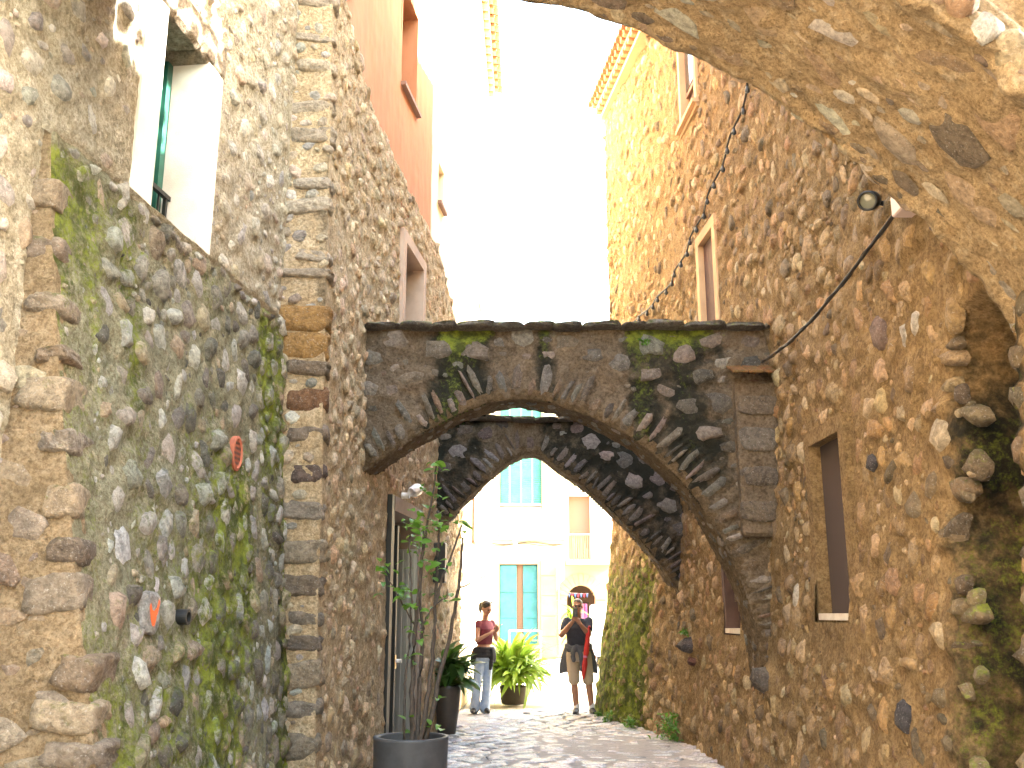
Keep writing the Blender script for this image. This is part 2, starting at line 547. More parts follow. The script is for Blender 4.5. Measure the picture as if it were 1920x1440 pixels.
# ------------------------------------------------------------------ surfaces, sheets and rubble
class Surf:
    def __init__(s, P, flip=1.0):
        s.P = P; s.flip = flip
    def at(s, a, b):
        a = np.atleast_1d(np.asarray(a, float)); b = np.atleast_1d(np.asarray(b, float))
        e = 1e-3
        p = s.P(a, b)
        ta = (s.P(a + e, b) - s.P(a - e, b)); tb = (s.P(a, b + e) - s.P(a, b - e))
        la = np.linalg.norm(ta, axis=1, keepdims=True) / (2 * e); lb = np.linalg.norm(tb, axis=1, keepdims=True) / (2 * e)
        ta = ta / np.maximum(np.linalg.norm(ta, axis=1, keepdims=True), 1e-12)
        n = np.cross(ta, tb)
        n = n / np.maximum(np.linalg.norm(n, axis=1, keepdims=True), 1e-12) * s.flip
        tb = np.cross(n, ta) * s.flip
        return p, ta, tb, n

def scatter(a0, a1, b0, b1, n_try, rmin, rmax, gap=1.0, aspect=(0.55, 0.95), ang=(0, 0.4), ok=None, seed=0, power=2.0, taken=()):
    """dart throwing of stones, largest first; returns list of (a, b, r, q, theta)"""
    rg = np.random.default_rng(seed)
    rs = rmin + (rmax - rmin) * rg.random(n_try) ** power
    rs = np.sort(rs)[::-1]
    cell = rmax * 2.2
    grid = {}
    out = []
    def key(a, b):
        return (int(math.floor(a / cell)), int(math.floor(b / cell)))
    for t in taken:
        grid.setdefault(key(t[0], t[1]), []).append((t[0], t[1], t[2] * (0.5 + 0.5 * t[3])))
    A = rg.uniform(a0, a1, n_try); B = rg.uniform(b0, b1, n_try)
    Q = rg.uniform(*aspect, n_try); TH = rg.normal(ang[0], ang[1], n_try)
    okm = ok(A, B, rs) if ok is not None else np.ones(n_try, bool)
    for i in range(n_try):
        if not okm[i]:
            continue
        r = rs[i]; re = r * (0.5 + 0.5 * Q[i])
        k = key(A[i], B[i]); bad = False
        for x in (-1, 0, 1):
            for y in (-1, 0, 1):
                for (ca, cb, cr) in grid.get((k[0] + x, k[1] + y), ()):
                    d = (re + cr) * gap
                    if (A[i] - ca) ** 2 + (B[i] - cb) ** 2 < d * d:
                        bad = True; break
                if bad: break
            if bad: break
        if bad:
            continue
        grid.setdefault(k, []).append((A[i], B[i], re))
        out.append((A[i], B[i], r, Q[i], TH[i]))
    return out

def sheet(name, surf, a0, a1, b0, b1, res, mat, parent, stones=(), amp=0.012, freq=3.0, seed=0, keep=None, growth_shade=None,
          lap=0.55, skirt=0.5, offset=0.0, amp2=0.006, resb=None, hfun=None):
    na = max(2, int(round((a1 - a0) / res)) + 1); nb = max(2, int(round((b1 - b0) / (resb or res))) + 1)
    A = np.linspace(a0, a1, na); B = np.linspace(b0, b1, nb)
    AA, BB = np.meshgrid(A, B, indexing='ij')
    a, b = AA.ravel(), BB.ravel()
    p, ta, tb, n = surf.at(a, b)
    h = amp * fbm(p, freq, 4, seed) + amp2 * fbm(p, freq * 7, 2, seed + 9) + offset
    H = h.reshape(na, nb)
    da = (a1 - a0) / (na - 1); db = (b1 - b0) / (nb - 1)
    for (ca, cb, r, q, th, hh) in stones:
        m = r * 1.6
        i0, i1 = max(0, int((ca - m - a0) / da)), min(na, int((ca + m - a0) / da) + 2)
        j0, j1 = max(0, int((cb - m - b0) / db)), min(nb, int((cb + m - b0) / db) + 2)
        if i1 <= i0 or j1 <= j0: continue
        x = AA[i0:i1, j0:j1] - ca; y = BB[i0:i1, j0:j1] - cb
        c, s_ = math.cos(th), math.sin(th)
        u = (c * x + s_ * y) / r; w = (-s_ * x + c * y) / (r * q)
        d2 = u * u + w * w
        H[i0:i1, j0:j1] += hh * lap * np.exp(-d2 * d2 * d2 * 0.5)
    h = H.ravel()
    if hfun is not None:
        h = h + hfun(a, b)
    V = p + n * h[:, None]
    I = np.arange(na * nb).reshape(na, nb)
    f = np.stack([I[:-1, :-1].ravel(), I[1:, :-1].ravel(), I[1:, 1:].ravel(), I[:-1, 1:].ravel()], 1)
    if surf.flip < 0:
        f = f[:, ::-1]
    if keep is not None:
        ca = (AA[:-1, :-1] + AA[1:, 1:]).ravel() / 2; cb = (BB[:-1, :-1] + BB[1:, 1:]).ravel() / 2
        f = f[keep(ca, cb)]
    V = list(map(tuple, V)); F = f.tolist()
    if skirt:
        rim = [I[:, 0], I[-1, :], I[::-1, -1], I[0, ::-1]]
        ring = np.concatenate([r[:-1] for r in rim])
        k = len(V)
        back = p[ring] - n[ring] * skirt
        V += list(map(tuple, back))
        m = len(ring)
        for i in range(m):
            j = (i + 1) % m
            if keep is not None:
                qa = np.clip((a[ring[i]] + a[ring[j]]) / 2, a0 + da / 2, a1 - da / 2); qb = np.clip((b[ring[i]] + b[ring[j]]) / 2, b0 + db / 2, b1 - db / 2)
                if not bool(np.all(keep(np.array([qa]), np.array([qb])))):
                    continue
            F.append((int(ring[i]), k + i, k + j, int(ring[j])) if surf.flip > 0 else (int(ring[i]), int(ring[j]), k + j, k + i))
    o = mesh_obj(name, V, F, mat, parent, True)
    ng = len(a)
    g = np.zeros((len(V), 4), np.float32); g[:, 3] = 1
    if growth_shade is not None:
        mo, mu = growth_shade(p, a, b)
        g[:ng, 0] = mo; g[:ng, 1] = mu
    ca_ = o.data.color_attributes.new('growth_shade', 'FLOAT_COLOR', 'POINT')
    ca_.data.foreach_set('color', g.ravel())
    return o

def pick(pal, rg):
    c = np.array(pal[rg.integers(len(pal))])
    return np.clip(c * rg.uniform(0.78, 1.2) * rg.uniform(0.95, 1.05, 3), 0.01, 0.8)

def rubble(surf, stones, pal, parent, n_single=300, lib=LIB, seed=0, growth_shade=None, mossy=0.0, name='stone', sink=0.25, stuffname='small_stones', pal_fun=None):
    """stones: (a, b, r, q, theta, h). The largest in view become single objects, the rest one stuff part."""
    if not stones:
        return
    rg = np.random.default_rng(seed + 100)
    S = np.array([s[:6] for s in stones])
    p, ta, tb, n = surf.at(S[:, 0], S[:, 1])
    if growth_shade is not None:
        mo = np.asarray(growth_shade(p, S[:, 0], S[:, 1])[0])
    else:
        mo = np.zeros(len(S))
    siz = np.array([px_size(p[i], S[i, 2]) for i in range(len(S))])
    order = np.argsort(-siz)
    single = set(order[:n_single].tolist())
    base = np.array(wpos(parent))
    Vs, Fs, tint = [], [], []
    k = 0
    for i in range(len(S)):
        r, q, th, h = S[i, 2:6]
        c, s_ = math.cos(th), math.sin(th)
        ex = (ta[i] * c + tb[i] * s_) * r
        ey = (-ta[i] * s_ + tb[i] * c) * r * q
        tl = rg.normal(0, 0.12, 2)
        nn = n[i] + ta[i] * tl[0] + tb[i] * tl[1]
        ez = nn / np.linalg.norm(nn) * h
        o = p[i] - n[i] * h * sink
        col = pick(pal if pal_fun is None else pal_fun(p[i]), rg)
        al = float(np.clip(mo[i] * mossy, 0, 1))
        L = lib[int(rg.integers(len(lib)))]
        if i in single and siz[i] > 0:
            ob = bpy.data.objects.new(name, L[2])
            mat = Matrix(((ex[0], ey[0], ez[0], o[0] - base[0]), (ex[1], ey[1], ez[1], o[1] - base[1]), (ex[2], ey[2], ez[2], o[2] - base[2]), (0, 0, 0, 1)))
            link(ob, parent)
            ob.matrix_basis = mat
            ob.color = (*col, al)
        else:
            V = L[0]
            W = o + V[:, :1] * ex + V[:, 1:2] * ey + V[:, 2:3] * ez
            Vs.append(W); Fs.extend([tuple(j + k for j in f) for f in L[1]])
            k += len(V)
            tint.append(np.tile(np.array([*col, al], np.float32), (len(V), 1)))
    if Vs:
        ob = mesh_obj(stuffname, np.concatenate(Vs), Fs, M['stone_s'], parent, True)
        ca_ = ob.data.color_attributes.new('tint', 'FLOAT_COLOR', 'POINT')
        ca_.data.foreach_set('color', np.concatenate(tint).ravel())
        ob['kind'] = 'stuff'

def block(parent, c, ex, ey, ez, col, alpha=0.0, name='stone', lib=LIB_Q, idx=None):
    L = lib[int(RNG.integers(len(lib))) if idx is None else idx]
    base = wpos(parent)
    ob = bpy.data.objects.new(name, L[2])
    link(ob, parent)
    ex, ey, ez = Vector(ex), Vector(ey), Vector(ez)
    ob.matrix_basis = Matrix(((ex.x, ey.x, ez.x, c[0] - base.x), (ex.y, ey.y, ez.y, c[1] - base.y), (ex.z, ey.z, ez.z, c[2] - base.z), (0, 0, 0, 1)))
    ob.color = (*col, alpha)
    return ob

def add_h(stones, lo, hi, seed=0):
    rg = np.random.default_rng(seed)
    return [(*s, s[2] * (0.5 + 0.5 * s[3]) * rg.uniform(lo, hi)) for s in stones]

def rect_ok(holes, extra=None):
    def ok(a, b, r=0):
        m = np.ones(np.shape(a), bool)
        for (x0, x1, y0, y1) in holes:
            m &= ~((a > x0 - r * 0.8) & (a < x1 + r * 0.8) & (b > y0 - r * 0.8) & (b < y1 + r * 0.8))
        if extra is not None:
            m &= extra(a, b)
        return m
    return ok

def rect_keep(holes, extra=None):
    def k(a, b):
        m = np.ones(np.shape(a), bool)
        for (x0, x1, y0, y1) in holes:
            m &= ~((a > x0) & (a < x1) & (b > y0) & (b < y1))
        if extra is not None:
            m &= extra(a, b)
        return m
    return k

def frame_T(surf, a, b):
    """local frame on a wall: x along a, y along b (up), z outward"""
    p, ta, tb, n = surf.at(a, b)
    p, ta, n = p[0], ta[0], n[0]
    up = np.array([0, 0, 1.0])
    n = n - up * n[2]; n /= np.linalg.norm(n)
    ta = np.cross(up, n); 
    if np.dot(ta, surf.at(a, b)[1][0]) < 0:
        ta = -ta
    return lambda x, y, z: tuple(p + ta * x + up * y + n * z)

GREY_PAL = [(0.485, 0.452, 0.393), (0.43, 0.404, 0.356), (0.512, 0.466, 0.386), (0.526, 0.438, 0.312), (0.594, 0.561, 0.495), (0.403, 0.33, 0.257), (0.356, 0.336, 0.301), (0.498, 0.432, 0.332), (0.539, 0.459, 0.352), (0.56, 0.534, 0.488)]
MOSS_PAL = [(0.361, 0.347, 0.291), (0.275, 0.261, 0.218), (0.399, 0.391, 0.337), (0.476, 0.476, 0.428), (0.199, 0.185, 0.15), (0.332, 0.266, 0.188), (0.399, 0.332, 0.222), (0.142, 0.133, 0.111), (0.425, 0.425, 0.398)]
SIDE_PAL = [(0.585, 0.457, 0.308), (0.528, 0.408, 0.272), (0.642, 0.493, 0.326), (0.601, 0.437, 0.261), (0.698, 0.556, 0.384), (0.423, 0.33, 0.223), (0.537, 0.386, 0.238)]
RIGHT_PAL = [(0.394, 0.268, 0.136), (0.349, 0.234, 0.122), (0.431, 0.302, 0.158), (0.313, 0.204, 0.106), (0.475, 0.342, 0.191), (0.394, 0.288, 0.163), (0.276, 0.184, 0.101), (0.438, 0.275, 0.122), (0.191, 0.137, 0.083), (0.349, 0.214, 0.109), (0.497, 0.382, 0.235)]
ARCH_PAL = [(0.198, 0.159, 0.125), (0.156, 0.128, 0.104), (0.239, 0.194, 0.154), (0.128, 0.109, 0.089), (0.223, 0.147, 0.1), (0.28, 0.237, 0.193), (0.173, 0.159, 0.135)]
VAULT_PAL = [(.42, .34, .23), (.36, .31, .235), (.46, .39, .29), (.33, .24, .15), (.20, .16, .12), (.44, .42, .36)]
QUOIN_PAL = [(0.282, 0.219, 0.157), (0.328, 0.274, 0.209), (0.249, 0.199, 0.153), (0.36, 0.287, 0.199), (0.315, 0.268, 0.215), (0.386, 0.32, 0.231)]

# ================================================================== THE GROUND
g_mat = plain_mat('pale plaza paving', (0.46, 0.41, 0.34), 0.85, (0.38, 0.33, 0.27), 1.2, 0.3, 40, spec=0.3)
MB().box(-150, 150, -60, 300, -0.5, -0.03).build('ground', g_mat)
bpy.data.objects['ground']['kind'] = 'structure'
# paving of the alley
def pave_mat(name, per):
    m = stone_mat(name, per, 0.27, 0.3)
    return m
M['pave_o'] = pave_mat('worn paving stone', True)
M['pave_s'] = pave_mat('worn paving stone far', False)
LIB_P = stone_lib(12, 5.0, 9, 10)
for L in LIB_P:
    L[2].materials[0] = M['pave_o']
paving = MB().box(-1.95, 2.6, 2.0, 16.9, -0.2, -0.012).build('alley_paving', plain_mat('dark paving joints', (0.26, 0.235, 0.22), 0.9, (0.32, 0.29, 0.265), 12, 0.6, 60))
paving['kind'] = 'structure'
psurf = Surf(lambda a, b: np.stack([a, b, 0.02 * np.sin(a * 1.3) * np.sin(b * 0.9) - 0.004 * 0], 1), 1.0)
rg = np.random.default_rng(3)
ps = []
y = 6.6
while y < 16.8:
    d = rg.uniform(0.15, 0.25)
    x = -1.7 + rg.uniform(0, 0.3)
    xl, xr = (-1.55, 2.3) if y < 12.3 else (-1.15, 2.3 - (y - 12.3) * 0.27)
    while x < xr:
        w = rg.uniform(0.2, 0.46)
        if x + w * 0.5 > xl:
            ps.append((x + w / 2, y + d / 2 + rg.normal(0, 0.012), w * 0.55, d / w * 1.0, rg.normal(0, 0.05), rg.uniform(0.02, 0.032)))
        x += w
    y += d
PAVE_PAL = [(.44, .43, .445), (.38, .37, .38), (.50, .485, .49), (.42, .395, .39), (.34, .335, .35), (.47, .43, .41)]
_keep_s = M['stone_s']; M['stone_s'] = M['pave_s']
rubble(psurf, ps, PAVE_PAL, paving, 300, LIB_P, 11, None, 0, 'paving_stone', 0.72, 'far_paving_stones')
M['stone_s'] = _keep_s

# ================================================================== LEFT NEAR HOUSE
NLx = lin([(0, -2.796), (7.5, -1.896)])
left_house = thing('stone_house', (-2.6, 5.0, 0), 'pale rubble stone house at the left with a white framed window', 'house')
nl = Surf(lambda Y, z: np.stack([NLx(Y) + 0 * z, Y, z], 1), 1.0)
W1 = (5.29, 5.88, 3.90, 5.20)
def nl_ok(a, b):
    return ~((a > 5.0) & (a < 6.12) & (b > 3.8) & (b < 9.5) & (b < 5.5))
sts = scatter(2.7, 7.55, 2.2, 9.4, 12000, 0.02, 0.11, 1.04, (0.5, 0.95), (0.2, 0.8), rect_ok([(5.03, 6.14, 3.78, 5.45)]), 21, 2.6)
sts = add_h(sts, 0.18, 0.6, 2)
def nl_growth(p, a, b):
    return (0.15 * sstep(-(b - 4.6), 0, 0.6) * (a > 4.3) + 0.0, -0.1 + 0 * a)
sheet('wall', nl, 2.6, 7.56, 0.0, 9.6, 0.024, M['mortar_left'], left_house, sts, 0.016, 2.2, 31,
      rect_keep([(5.25, 5.92, 3.86, 5.28)]), nl_growth, 0.3, 0.45, 0.0, 0.011)
rubble(nl, sts, GREY_PAL, left_house, 300, LIB_M, 5, None, 0)
MB().prism([(-3.25, 2.6), (-2.35, 7.5), (-7, 7.5), (-7, 2.6)], -0.2, 9.55).build('body', M['core'], left_house)
MB().prism([(-3.03, -8.0), (-2.50, 2.58), (-7, 2.58), (-7, -8.0)], -0.2, 7.5).build('plain_end', M['core'], left_house)

def window(parent, surf, a0, a1, b0, b1, depth, sw, msur, mback, proud=0.02, name='window', top=True, swb=None):
    T = frame_T(surf, (a0 + a1) / 2, (b0 + b1) / 2)
    hw, hh = (a1 - a0) / 2, (b1 - b0) / 2
    swb = sw if swb is None else swb
    mb = MB()
    mb.box(-hw - sw, -hw, -hh - swb, hh + sw, -depth, proud, T)
    mb.box(hw, hw + sw, -hh - swb, hh + sw, -depth, proud, T)
    if top:
        mb.box(-hw, hw, hh, hh + sw, -depth, proud, T)
    mb.box(-hw, hw, -hh - swb, -hh, -depth, proud, T)
    w = mb.build(name, msur, parent)
    MB().box(-hw - 0.01, hw + 0.01, -hh - 0.01, hh + 0.01, -depth - 0.04, -depth + 0.004, T).build('pane', mback, w)
    return w, T, hw, hh

w, T, hw, hh = window(left_house, nl, *W1, 0.30, 0.235, M['white_trim'], M['dark_glass'], 0.02, top=False, swb=0.07)
# green door leaf and its mouldings at the back of the opening
mb = MB()
mb.box(-hw, hw, -hh, hh, -0.295, -0.262, T)
mb.box(-hw, -hw + 0.05, -hh, hh, -0.262, -0.235, T)
mb.box(hw - 0.07, hw - 0.002, -hh, hh, -0.262, -0.235, T)
mb.box(-0.03, 0.03, -hh, hh, -0.262, -0.24, T)
mb.build('shutter', M['green_paint'], w)
mb = MB()
mb.box(-hw, hw, -hh + 0.30, -hh + 0.33, -0.20, -0.17, T)
mb.box(hw - 0.05, hw - 0.025, -hh, -hh + 0.30, -0.199, -0.176, T)
for k in range(5):
    x = -hw + 0.06 + k * 0.1
    mb.box(x, x + 0.012, -hh, -hh + 0.30, -0.194, -0.182, T)
mb.build('railing', M['black_metal'], w)
# rough stone lintel
LT = frame_T(nl, 5.585, 5.36)
lv = []
lm = MB()
for i in range(3):
    lm.box(-0.56 + i * 0.375, -0.56 + (i + 1) * 0.375 - 0.008, -0.155 + 0.02 * (i % 2), 0.13, -0.32, 0.035 - 0.012 * (i % 2), LT, 0.03)
lm.build('lintel', mortar_mat('rough lintel stone', (0.42, 0.36, 0.28), (0.34, 0.27, 0.19), (0.46, 0.40, 0.32), 1.0), left_house, False)

# ================================================================== MOSSY BATTERED WALL
Z_LEDGE = 3.87
T0 = lin([(4.0, 0.72), (4.27, 0.72), (7.45, 0.25), (8, 0.25)])
def moss_x(Y, z):
    return NLx(Y) + T0(Y) * np.clip(1 - np.maximum(z, 0) / Z_LEDGE, 0, 1) ** 1.25 + 0.035
ms = Surf(lambda Y, z: np.stack([moss_x(Y, z), Y, z], 1), 1.0)
moss_wall = thing('battered_wall', (-2.0, 5.8, 0), 'mossy sloping buttress wall of rubble below the white framed window', 'wall')
def moss_growth(p, a, b):
    st = fbm(np.stack([p[:, 1] * 2.6, p[:, 1] * 0, p[:, 2] * 0.55], 1), 1.0, 3, 77)
    big = fbm(p, 0.9, 2, 78)
    corner = sstep(a, 6.75, 7.3)
    edge = sstep(-a, -5.0, -4.3)
    top = sstep(b, 3.1, 3.8)
    mo = 0.53 + 0.58 * st + 0.22 * big + 0.02 * corner + 0.12 * top * edge - 0.1 * sstep(-b, -1.4, -0.6)
    mo = mo - 0.55 * sstep(a, 5.9, 6.4) * (1 - sstep(a, 6.75, 7.0)) * sstep(b, 2.3, 3.3)
    mo = mo - 0.35 * sstep(b, 3.70, 3.85)
    mu = 0.02 + 0.62 * corner * sstep(-b, -3.2, -2.2) + 0.30 * top * edge + 0.22 * st
    return (mo, mu)
HOLE_TUBE = (5.38, 1.53)
quo = []   # quoins on the near corner
zz = 0.15
rgq = np.random.default_rng(5)
while zz < 3.62:
    h = rgq.uniform(0.09, 0.22)
    quo.append((zz + h / 2, h * 0.86, rgq.uniform(0.16, 0.42), rgq.uniform(0.12, 0.30)))
    zz += h + rgq.uniform(0.0, 0.15)
taken = [(4.30 + q[2] * 0.4, q[0], 0.2, 0.6) for q in quo]
VENT = (6.47, 2.61)
sts = scatter(4.33, 7.5, 0.0, 3.80, 15000, 0.02, 0.125, 0.88, (0.5, 0.95), (1.2, 0.8),
              rect_ok([(VENT[0] - .1, VENT[0] + .1, VENT[1] - .13, VENT[1] + .13), (5.33, 5.43, 1.48, 1.58), (4.87, 5.03, 1.45, 1.65)]), 22, 2.4, taken)
sts = add_h(sts, 0.2, 0.8, 3)
# pale round cobbles along the sloping ledge
for k in range(17):
    sts.append((4.4 + k * 0.185 + rgq.normal(0, 0.03), 3.80 + rgq.normal(0, 0.012), rgq.uniform(0.05, 0.085), 0.6, rgq.normal(0, 0.2), 0.05))
sheet('wall', ms, 4.27, 7.52, 0.0, 3.87, 0.02, M['mortar_moss'], moss_wall, sts, 0.02, 2.4, 41, None, moss_growth, 0.3, 0.2, 0.0, 0.012)
rubble(ms, sts, MOSS_PAL, moss_wall, 290, LIB_M, 6, moss_growth, 0.85)
# end face towards the viewer
es = Surf(lambda f, z: np.stack([NLx(4.27) - 0.1 + f * (moss_x(np.full_like(z, 4.27), z) - NLx(4.27) + 0.1), 4.262 + 0 * f, z], 1), 1.0)
sheet('end_face', es, 0.0, 1.0, 0.0, 3.87, 0.06, M['quoin_plaster'], moss_wall, (), 0.012, 3.0, 43, None,
      lambda p, a, b: (0.12 + 0.25 * sstep(a, 0.6, 1.0) * sstep(b, 1.5, 3.5), 0.0 * a), 0.5, 0.15, 0, 0.006, 0.025)
est = add_h(scatter(0.02, 0.60, 0.0, 3.6, 700, 0.03, 0.13, 0.95, (0.4, 0.8), (0, 0.3), None, 45, 1.8), 0.08, 0.3, 46)
es_flat = Surf(lambda X, z: np.stack([X, 4.262 + 0 * X, z], 1), 1.0)
est = [(float(NLx(4.27)) - 0.1 + a_, b_, r_, q_, t_, h_) for (a_, b_, r_, q_, t_, h_) in est if float(NLx(4.27)) - 0.1 + a_ + r_ < float(moss_x(np.array([4.27]), np.array([b_]))[0]) - 0.02]
rubble(es_flat, est, QUOIN_PAL, moss_wall, 30, LIB_M, 47, None, 0, 'stone', 0.35)
MB().prism([(-2.5, 4.3), (-2.26, 4.3), (-1.9, 7.5), (-2.4, 7.5)], 0, 3.83).build('core', M['core'], moss_wall)
for k, (z, h, lx, ly) in enumerate(quo):
    xx = float(moss_x(np.array([4.27]), np.array([z]))[0])
    cx = xx - ly * 0.52 + 0.03
    col = np.array(QUOIN_PAL[k % len(QUOIN_PAL)]) * rgq.uniform(0.65, 1.0)
    tilt = rgq.normal(0, 0.07)
    block(moss_wall, (cx - 0.008, 4.262 + lx * 0.5 - 0.02, z), (ly * 0.52, 0.02, tilt * ly), (0, lx * 0.52, 0), (-tilt * h * .3, 0, h * 0.52), col, 0.2 + 0.2 * rgq.random(), 'quoin')
# ledge capping
lc = Surf(lambda Y, f: np.stack([NLx(Y) - 0.02 + f * 0.085, Y, Z_LEDGE + 0.055 - f * 0.06], 1), -1.0)
sheet('ledge', lc, 4.25, 7.5, 0, 1, 0.03, M['mortar_left'], moss_wall, (), 0.012, 5, 44, None, lambda p, a, b: (0.05 + 0 * a, 0 * a), 0.5, 0.05, 0, 0.006, 0.3)

# terracotta vent, painted heart, drain tube
TV = frame_T(ms, *VENT)
vent = MB()
ring = []
n = 24
for rr, zz_ in ((0.115, -0.02), (0.115, 0.02), (0.098, 0.026), (0.09, 0.014), (0.0, 0.014)):
    ring.append([TV(rr * 0.82 * math.cos(2 * math.pi * j / n), rr * 1.05 * math.sin(2 * math.pi * j / n), zz_) for j in range(n)])
vv = [p for r_ in ring for p in r_]
ff = []
for i in range(len(ring) - 1):
    for j in range(n):
        j2 = (j + 1) % n
        ff.append((i * n + j, i * n + j2, (i + 1) * n + j2, (i + 1) * n + j))
vent.add(vv, ff)
vo = vent.build('air_vent', M['terracotta'])
tag(vo, 'small round orange clay vent with holes set in the mossy wall', 'vent')
hm = MB()
for i in range(-2, 3):
    for j in range(-2, 3):
        if i * i + j * j > 5: continue
        x, y_ = i * 0.026, j * 0.034
        hm.add([TV(x + 0.0095 * math.cos(t), y_ + 0.0115 * math.sin(t), 0.0165) for t in [k * math.pi / 4 for k in range(8)]], [tuple(range(8))])
hm.build('vent_holes', M['black_metal'], vo)
# re-express children relative to a mesh thing at origin
HT = frame_T(ms, 4.95, 1.545)
_b = [Vector(HT(*q)) - Vector(HT(0, 0, 0)) for q in ((1, 0, 0), (0, 1, 0), (0, 0, 1))]
block(moss_wall, HT(0.0, 0.0, 0.0), _b[0] * 0.085, _b[1] * 0.105, _b[2] * 0.044, (0.36, 0.35, 0.33), 0.0, 'stone', LIB_Q, 2)
hm = MB()
hs = [(-0.055, 0.085), (-0.028, 0.03), (0.0, 0.02), (0.03, 0.05), (0.05, 0.10), (0.062, 0.085), (0.045, 0.02), (0.012, -0.085), (-0.006, -0.095), (-0.03, -0.03), (-0.058, 0.05)]
hm.add([HT(x * 1.0, y_ * .72, 0.047) for x, y_ in hs] + [HT(x * 1.0, y_ * .72, 0.02) for x, y_ in hs], [tuple(range(11))] + [(i, (i + 1) % 11, 11 + (i + 1) % 11, 11 + i) for i in range(11)])
tag(hm.build('painted_heart', M['heart']), 'small heart daubed in orange paint on the mossy wall', 'painted heart')
DT = frame_T(ms, *HOLE_TUBE)
n = 20
mb = MB()
rings = [[DT(r_ * math.cos(2 * math.pi * j / n), r_ * math.sin(2 * math.pi * j / n), z_) for j in range(n)] for r_, z_ in ((0.042, -0.05), (0.042, 0.06), (0.03, 0.06), (0.028, -0.02))]
mb.add([p for r_ in rings for p in r_], [(i * n + j, i * n + (j + 1) % n, (i + 1) * n + (j + 1) % n, (i + 1) * n + j) for i in range(3) for j in range(n)])
tag(mb.build('drain_pipe', M['black_metal']), 'short dark drain pipe end sticking out of the mossy wall', 'pipe')

# ================================================================== SECOND HOUSE ON THE LEFT (stone below, orange above)
S0 = lin([(7.0, -1.55), (7.5, -1.53), (9.2, -1.46), (13, -1.02), (16.3, -0.86), (21.5, -0.62)])
def s_x(Y, z):
    return S0(Y) - 0.022 * (z - 4.0) * np.clip((13 - Y) / 4, 0, 1)
ss = Surf(lambda Y, z: np.stack([s_x(Y, z), Y, z], 1), 1.0)
TOPC = lin([(7.4, 7.35), (8.2, 7.2), (9.2, 6.87), (10.7, 6.69), (12.5, 6.6), (15.1, 6.13), (16.4, 5.9)])
house2 = thing('stone_house', (-2.0, 11.0, 0), 'left house of rubble stone with quoined corner and orange stucco upper storey', 'house')
WIN2 = (10.75, 11.72, 4.45, 5.85)
DOOR = (10.30, 11.72, 0.16, 2.62)
# corner quoins of the pillar
quo = []
zz = 0.05
while zz < 7.2:
    h = rgq.uniform(0.15, 0.27) if zz < 3.6 else rgq.uniform(0.10, 0.2)
    quo.append((zz + h / 2, h * 0.86, rgq.uniform(0.26, 0.44), rgq.uniform(0.14, 0.30)))
    zz += h + rgq.uniform(0.0, 0.13)
taken = [(7.5 + q[3] * 0.4, q[0], 0.14, 0.8) for q in quo]
sts = scatter(7.53, 16.3, 0.0, 7.3, 22000, 0.02, 0.11, 0.96, (0.5, 0.92), (0.5, 0.8),
              rect_ok([(10.60, 11.87, 4.25, 6.02), (10.12, 11.9, -0.2, 2.80)], lambda a, b: b < TOPC(a) - 0.04), 23, 2.4, taken)
sts = add_h(sts, 0.2, 0.75, 4)
sheet('wall', ss, 7.5, 16.3, -0.1, 7.3, 0.03, M['mortar_side'], house2, sts, 0.02, 2.4, 51,
      rect_keep([(10.70, 11.77, 4.38, 5.92), (10.26, 11.76, -0.2, 2.67)], lambda a, b: b < TOPC(a) + 0.03 * np.sin(a * 9)),
      lambda p, a, b: (0.0 * a, 0.18 * sstep(-b, -2.2, -0.4) + 0 * a), 0.3, 0.4, 0.0, 0.011)
rubble(ss, sts, SIDE_PAL, house2, 240, LIB_M, 7, None, 0)
# pillar end face
pw = Surf(lambda f, z: np.stack([-2.05 + f * (s_x(np.full_like(z, 7.5), z) + 2.05), 7.495 + 0 * f, z], 1), 1.0)
pst = [(a, b, r, q, th, h) for (a, b, r, q, th, h) in add_h(scatter(-2.0, -1.55, 0.2, 7.3, 900, 0.022, 0.085, 1.0, (0.5, 0.9), (0, 0.5),
        lambda a, b, r: np.array([min([abs(bb - q[0]) - q[1] / 2 for q in quo]) > 0.015 or aa < -1.86 for aa, bb in zip(a, b)]), 24, 1.5), 0.3, 0.7, 5)]
pw_flat = Surf(lambda X, z: np.stack([X, 7.495 + 0 * X, z], 1), 1.0)
sheet('pillar_face', pw, 0, 1, -0.1, 7.3, 0.04, M['mortar_side'], house2, (), 0.03, 2.6, 53, None,
      lambda p, a, b: (0.02 + 0.75 * sstep(-a, -0.42, -0.2) * sstep(-b, -2.2, -1.0) * 0.7, 0.0 + 0.5 * sstep(a, 0.62, 0.95) * sstep(b, 3.4, 4.2) * sstep(-b, -6.0, -5.2)), 0.5, 0.12, 0, 0.008, 0.025)
rubble(pw_flat, pst, GREY_PAL, house2, 60, LIB, 8, None, 0)
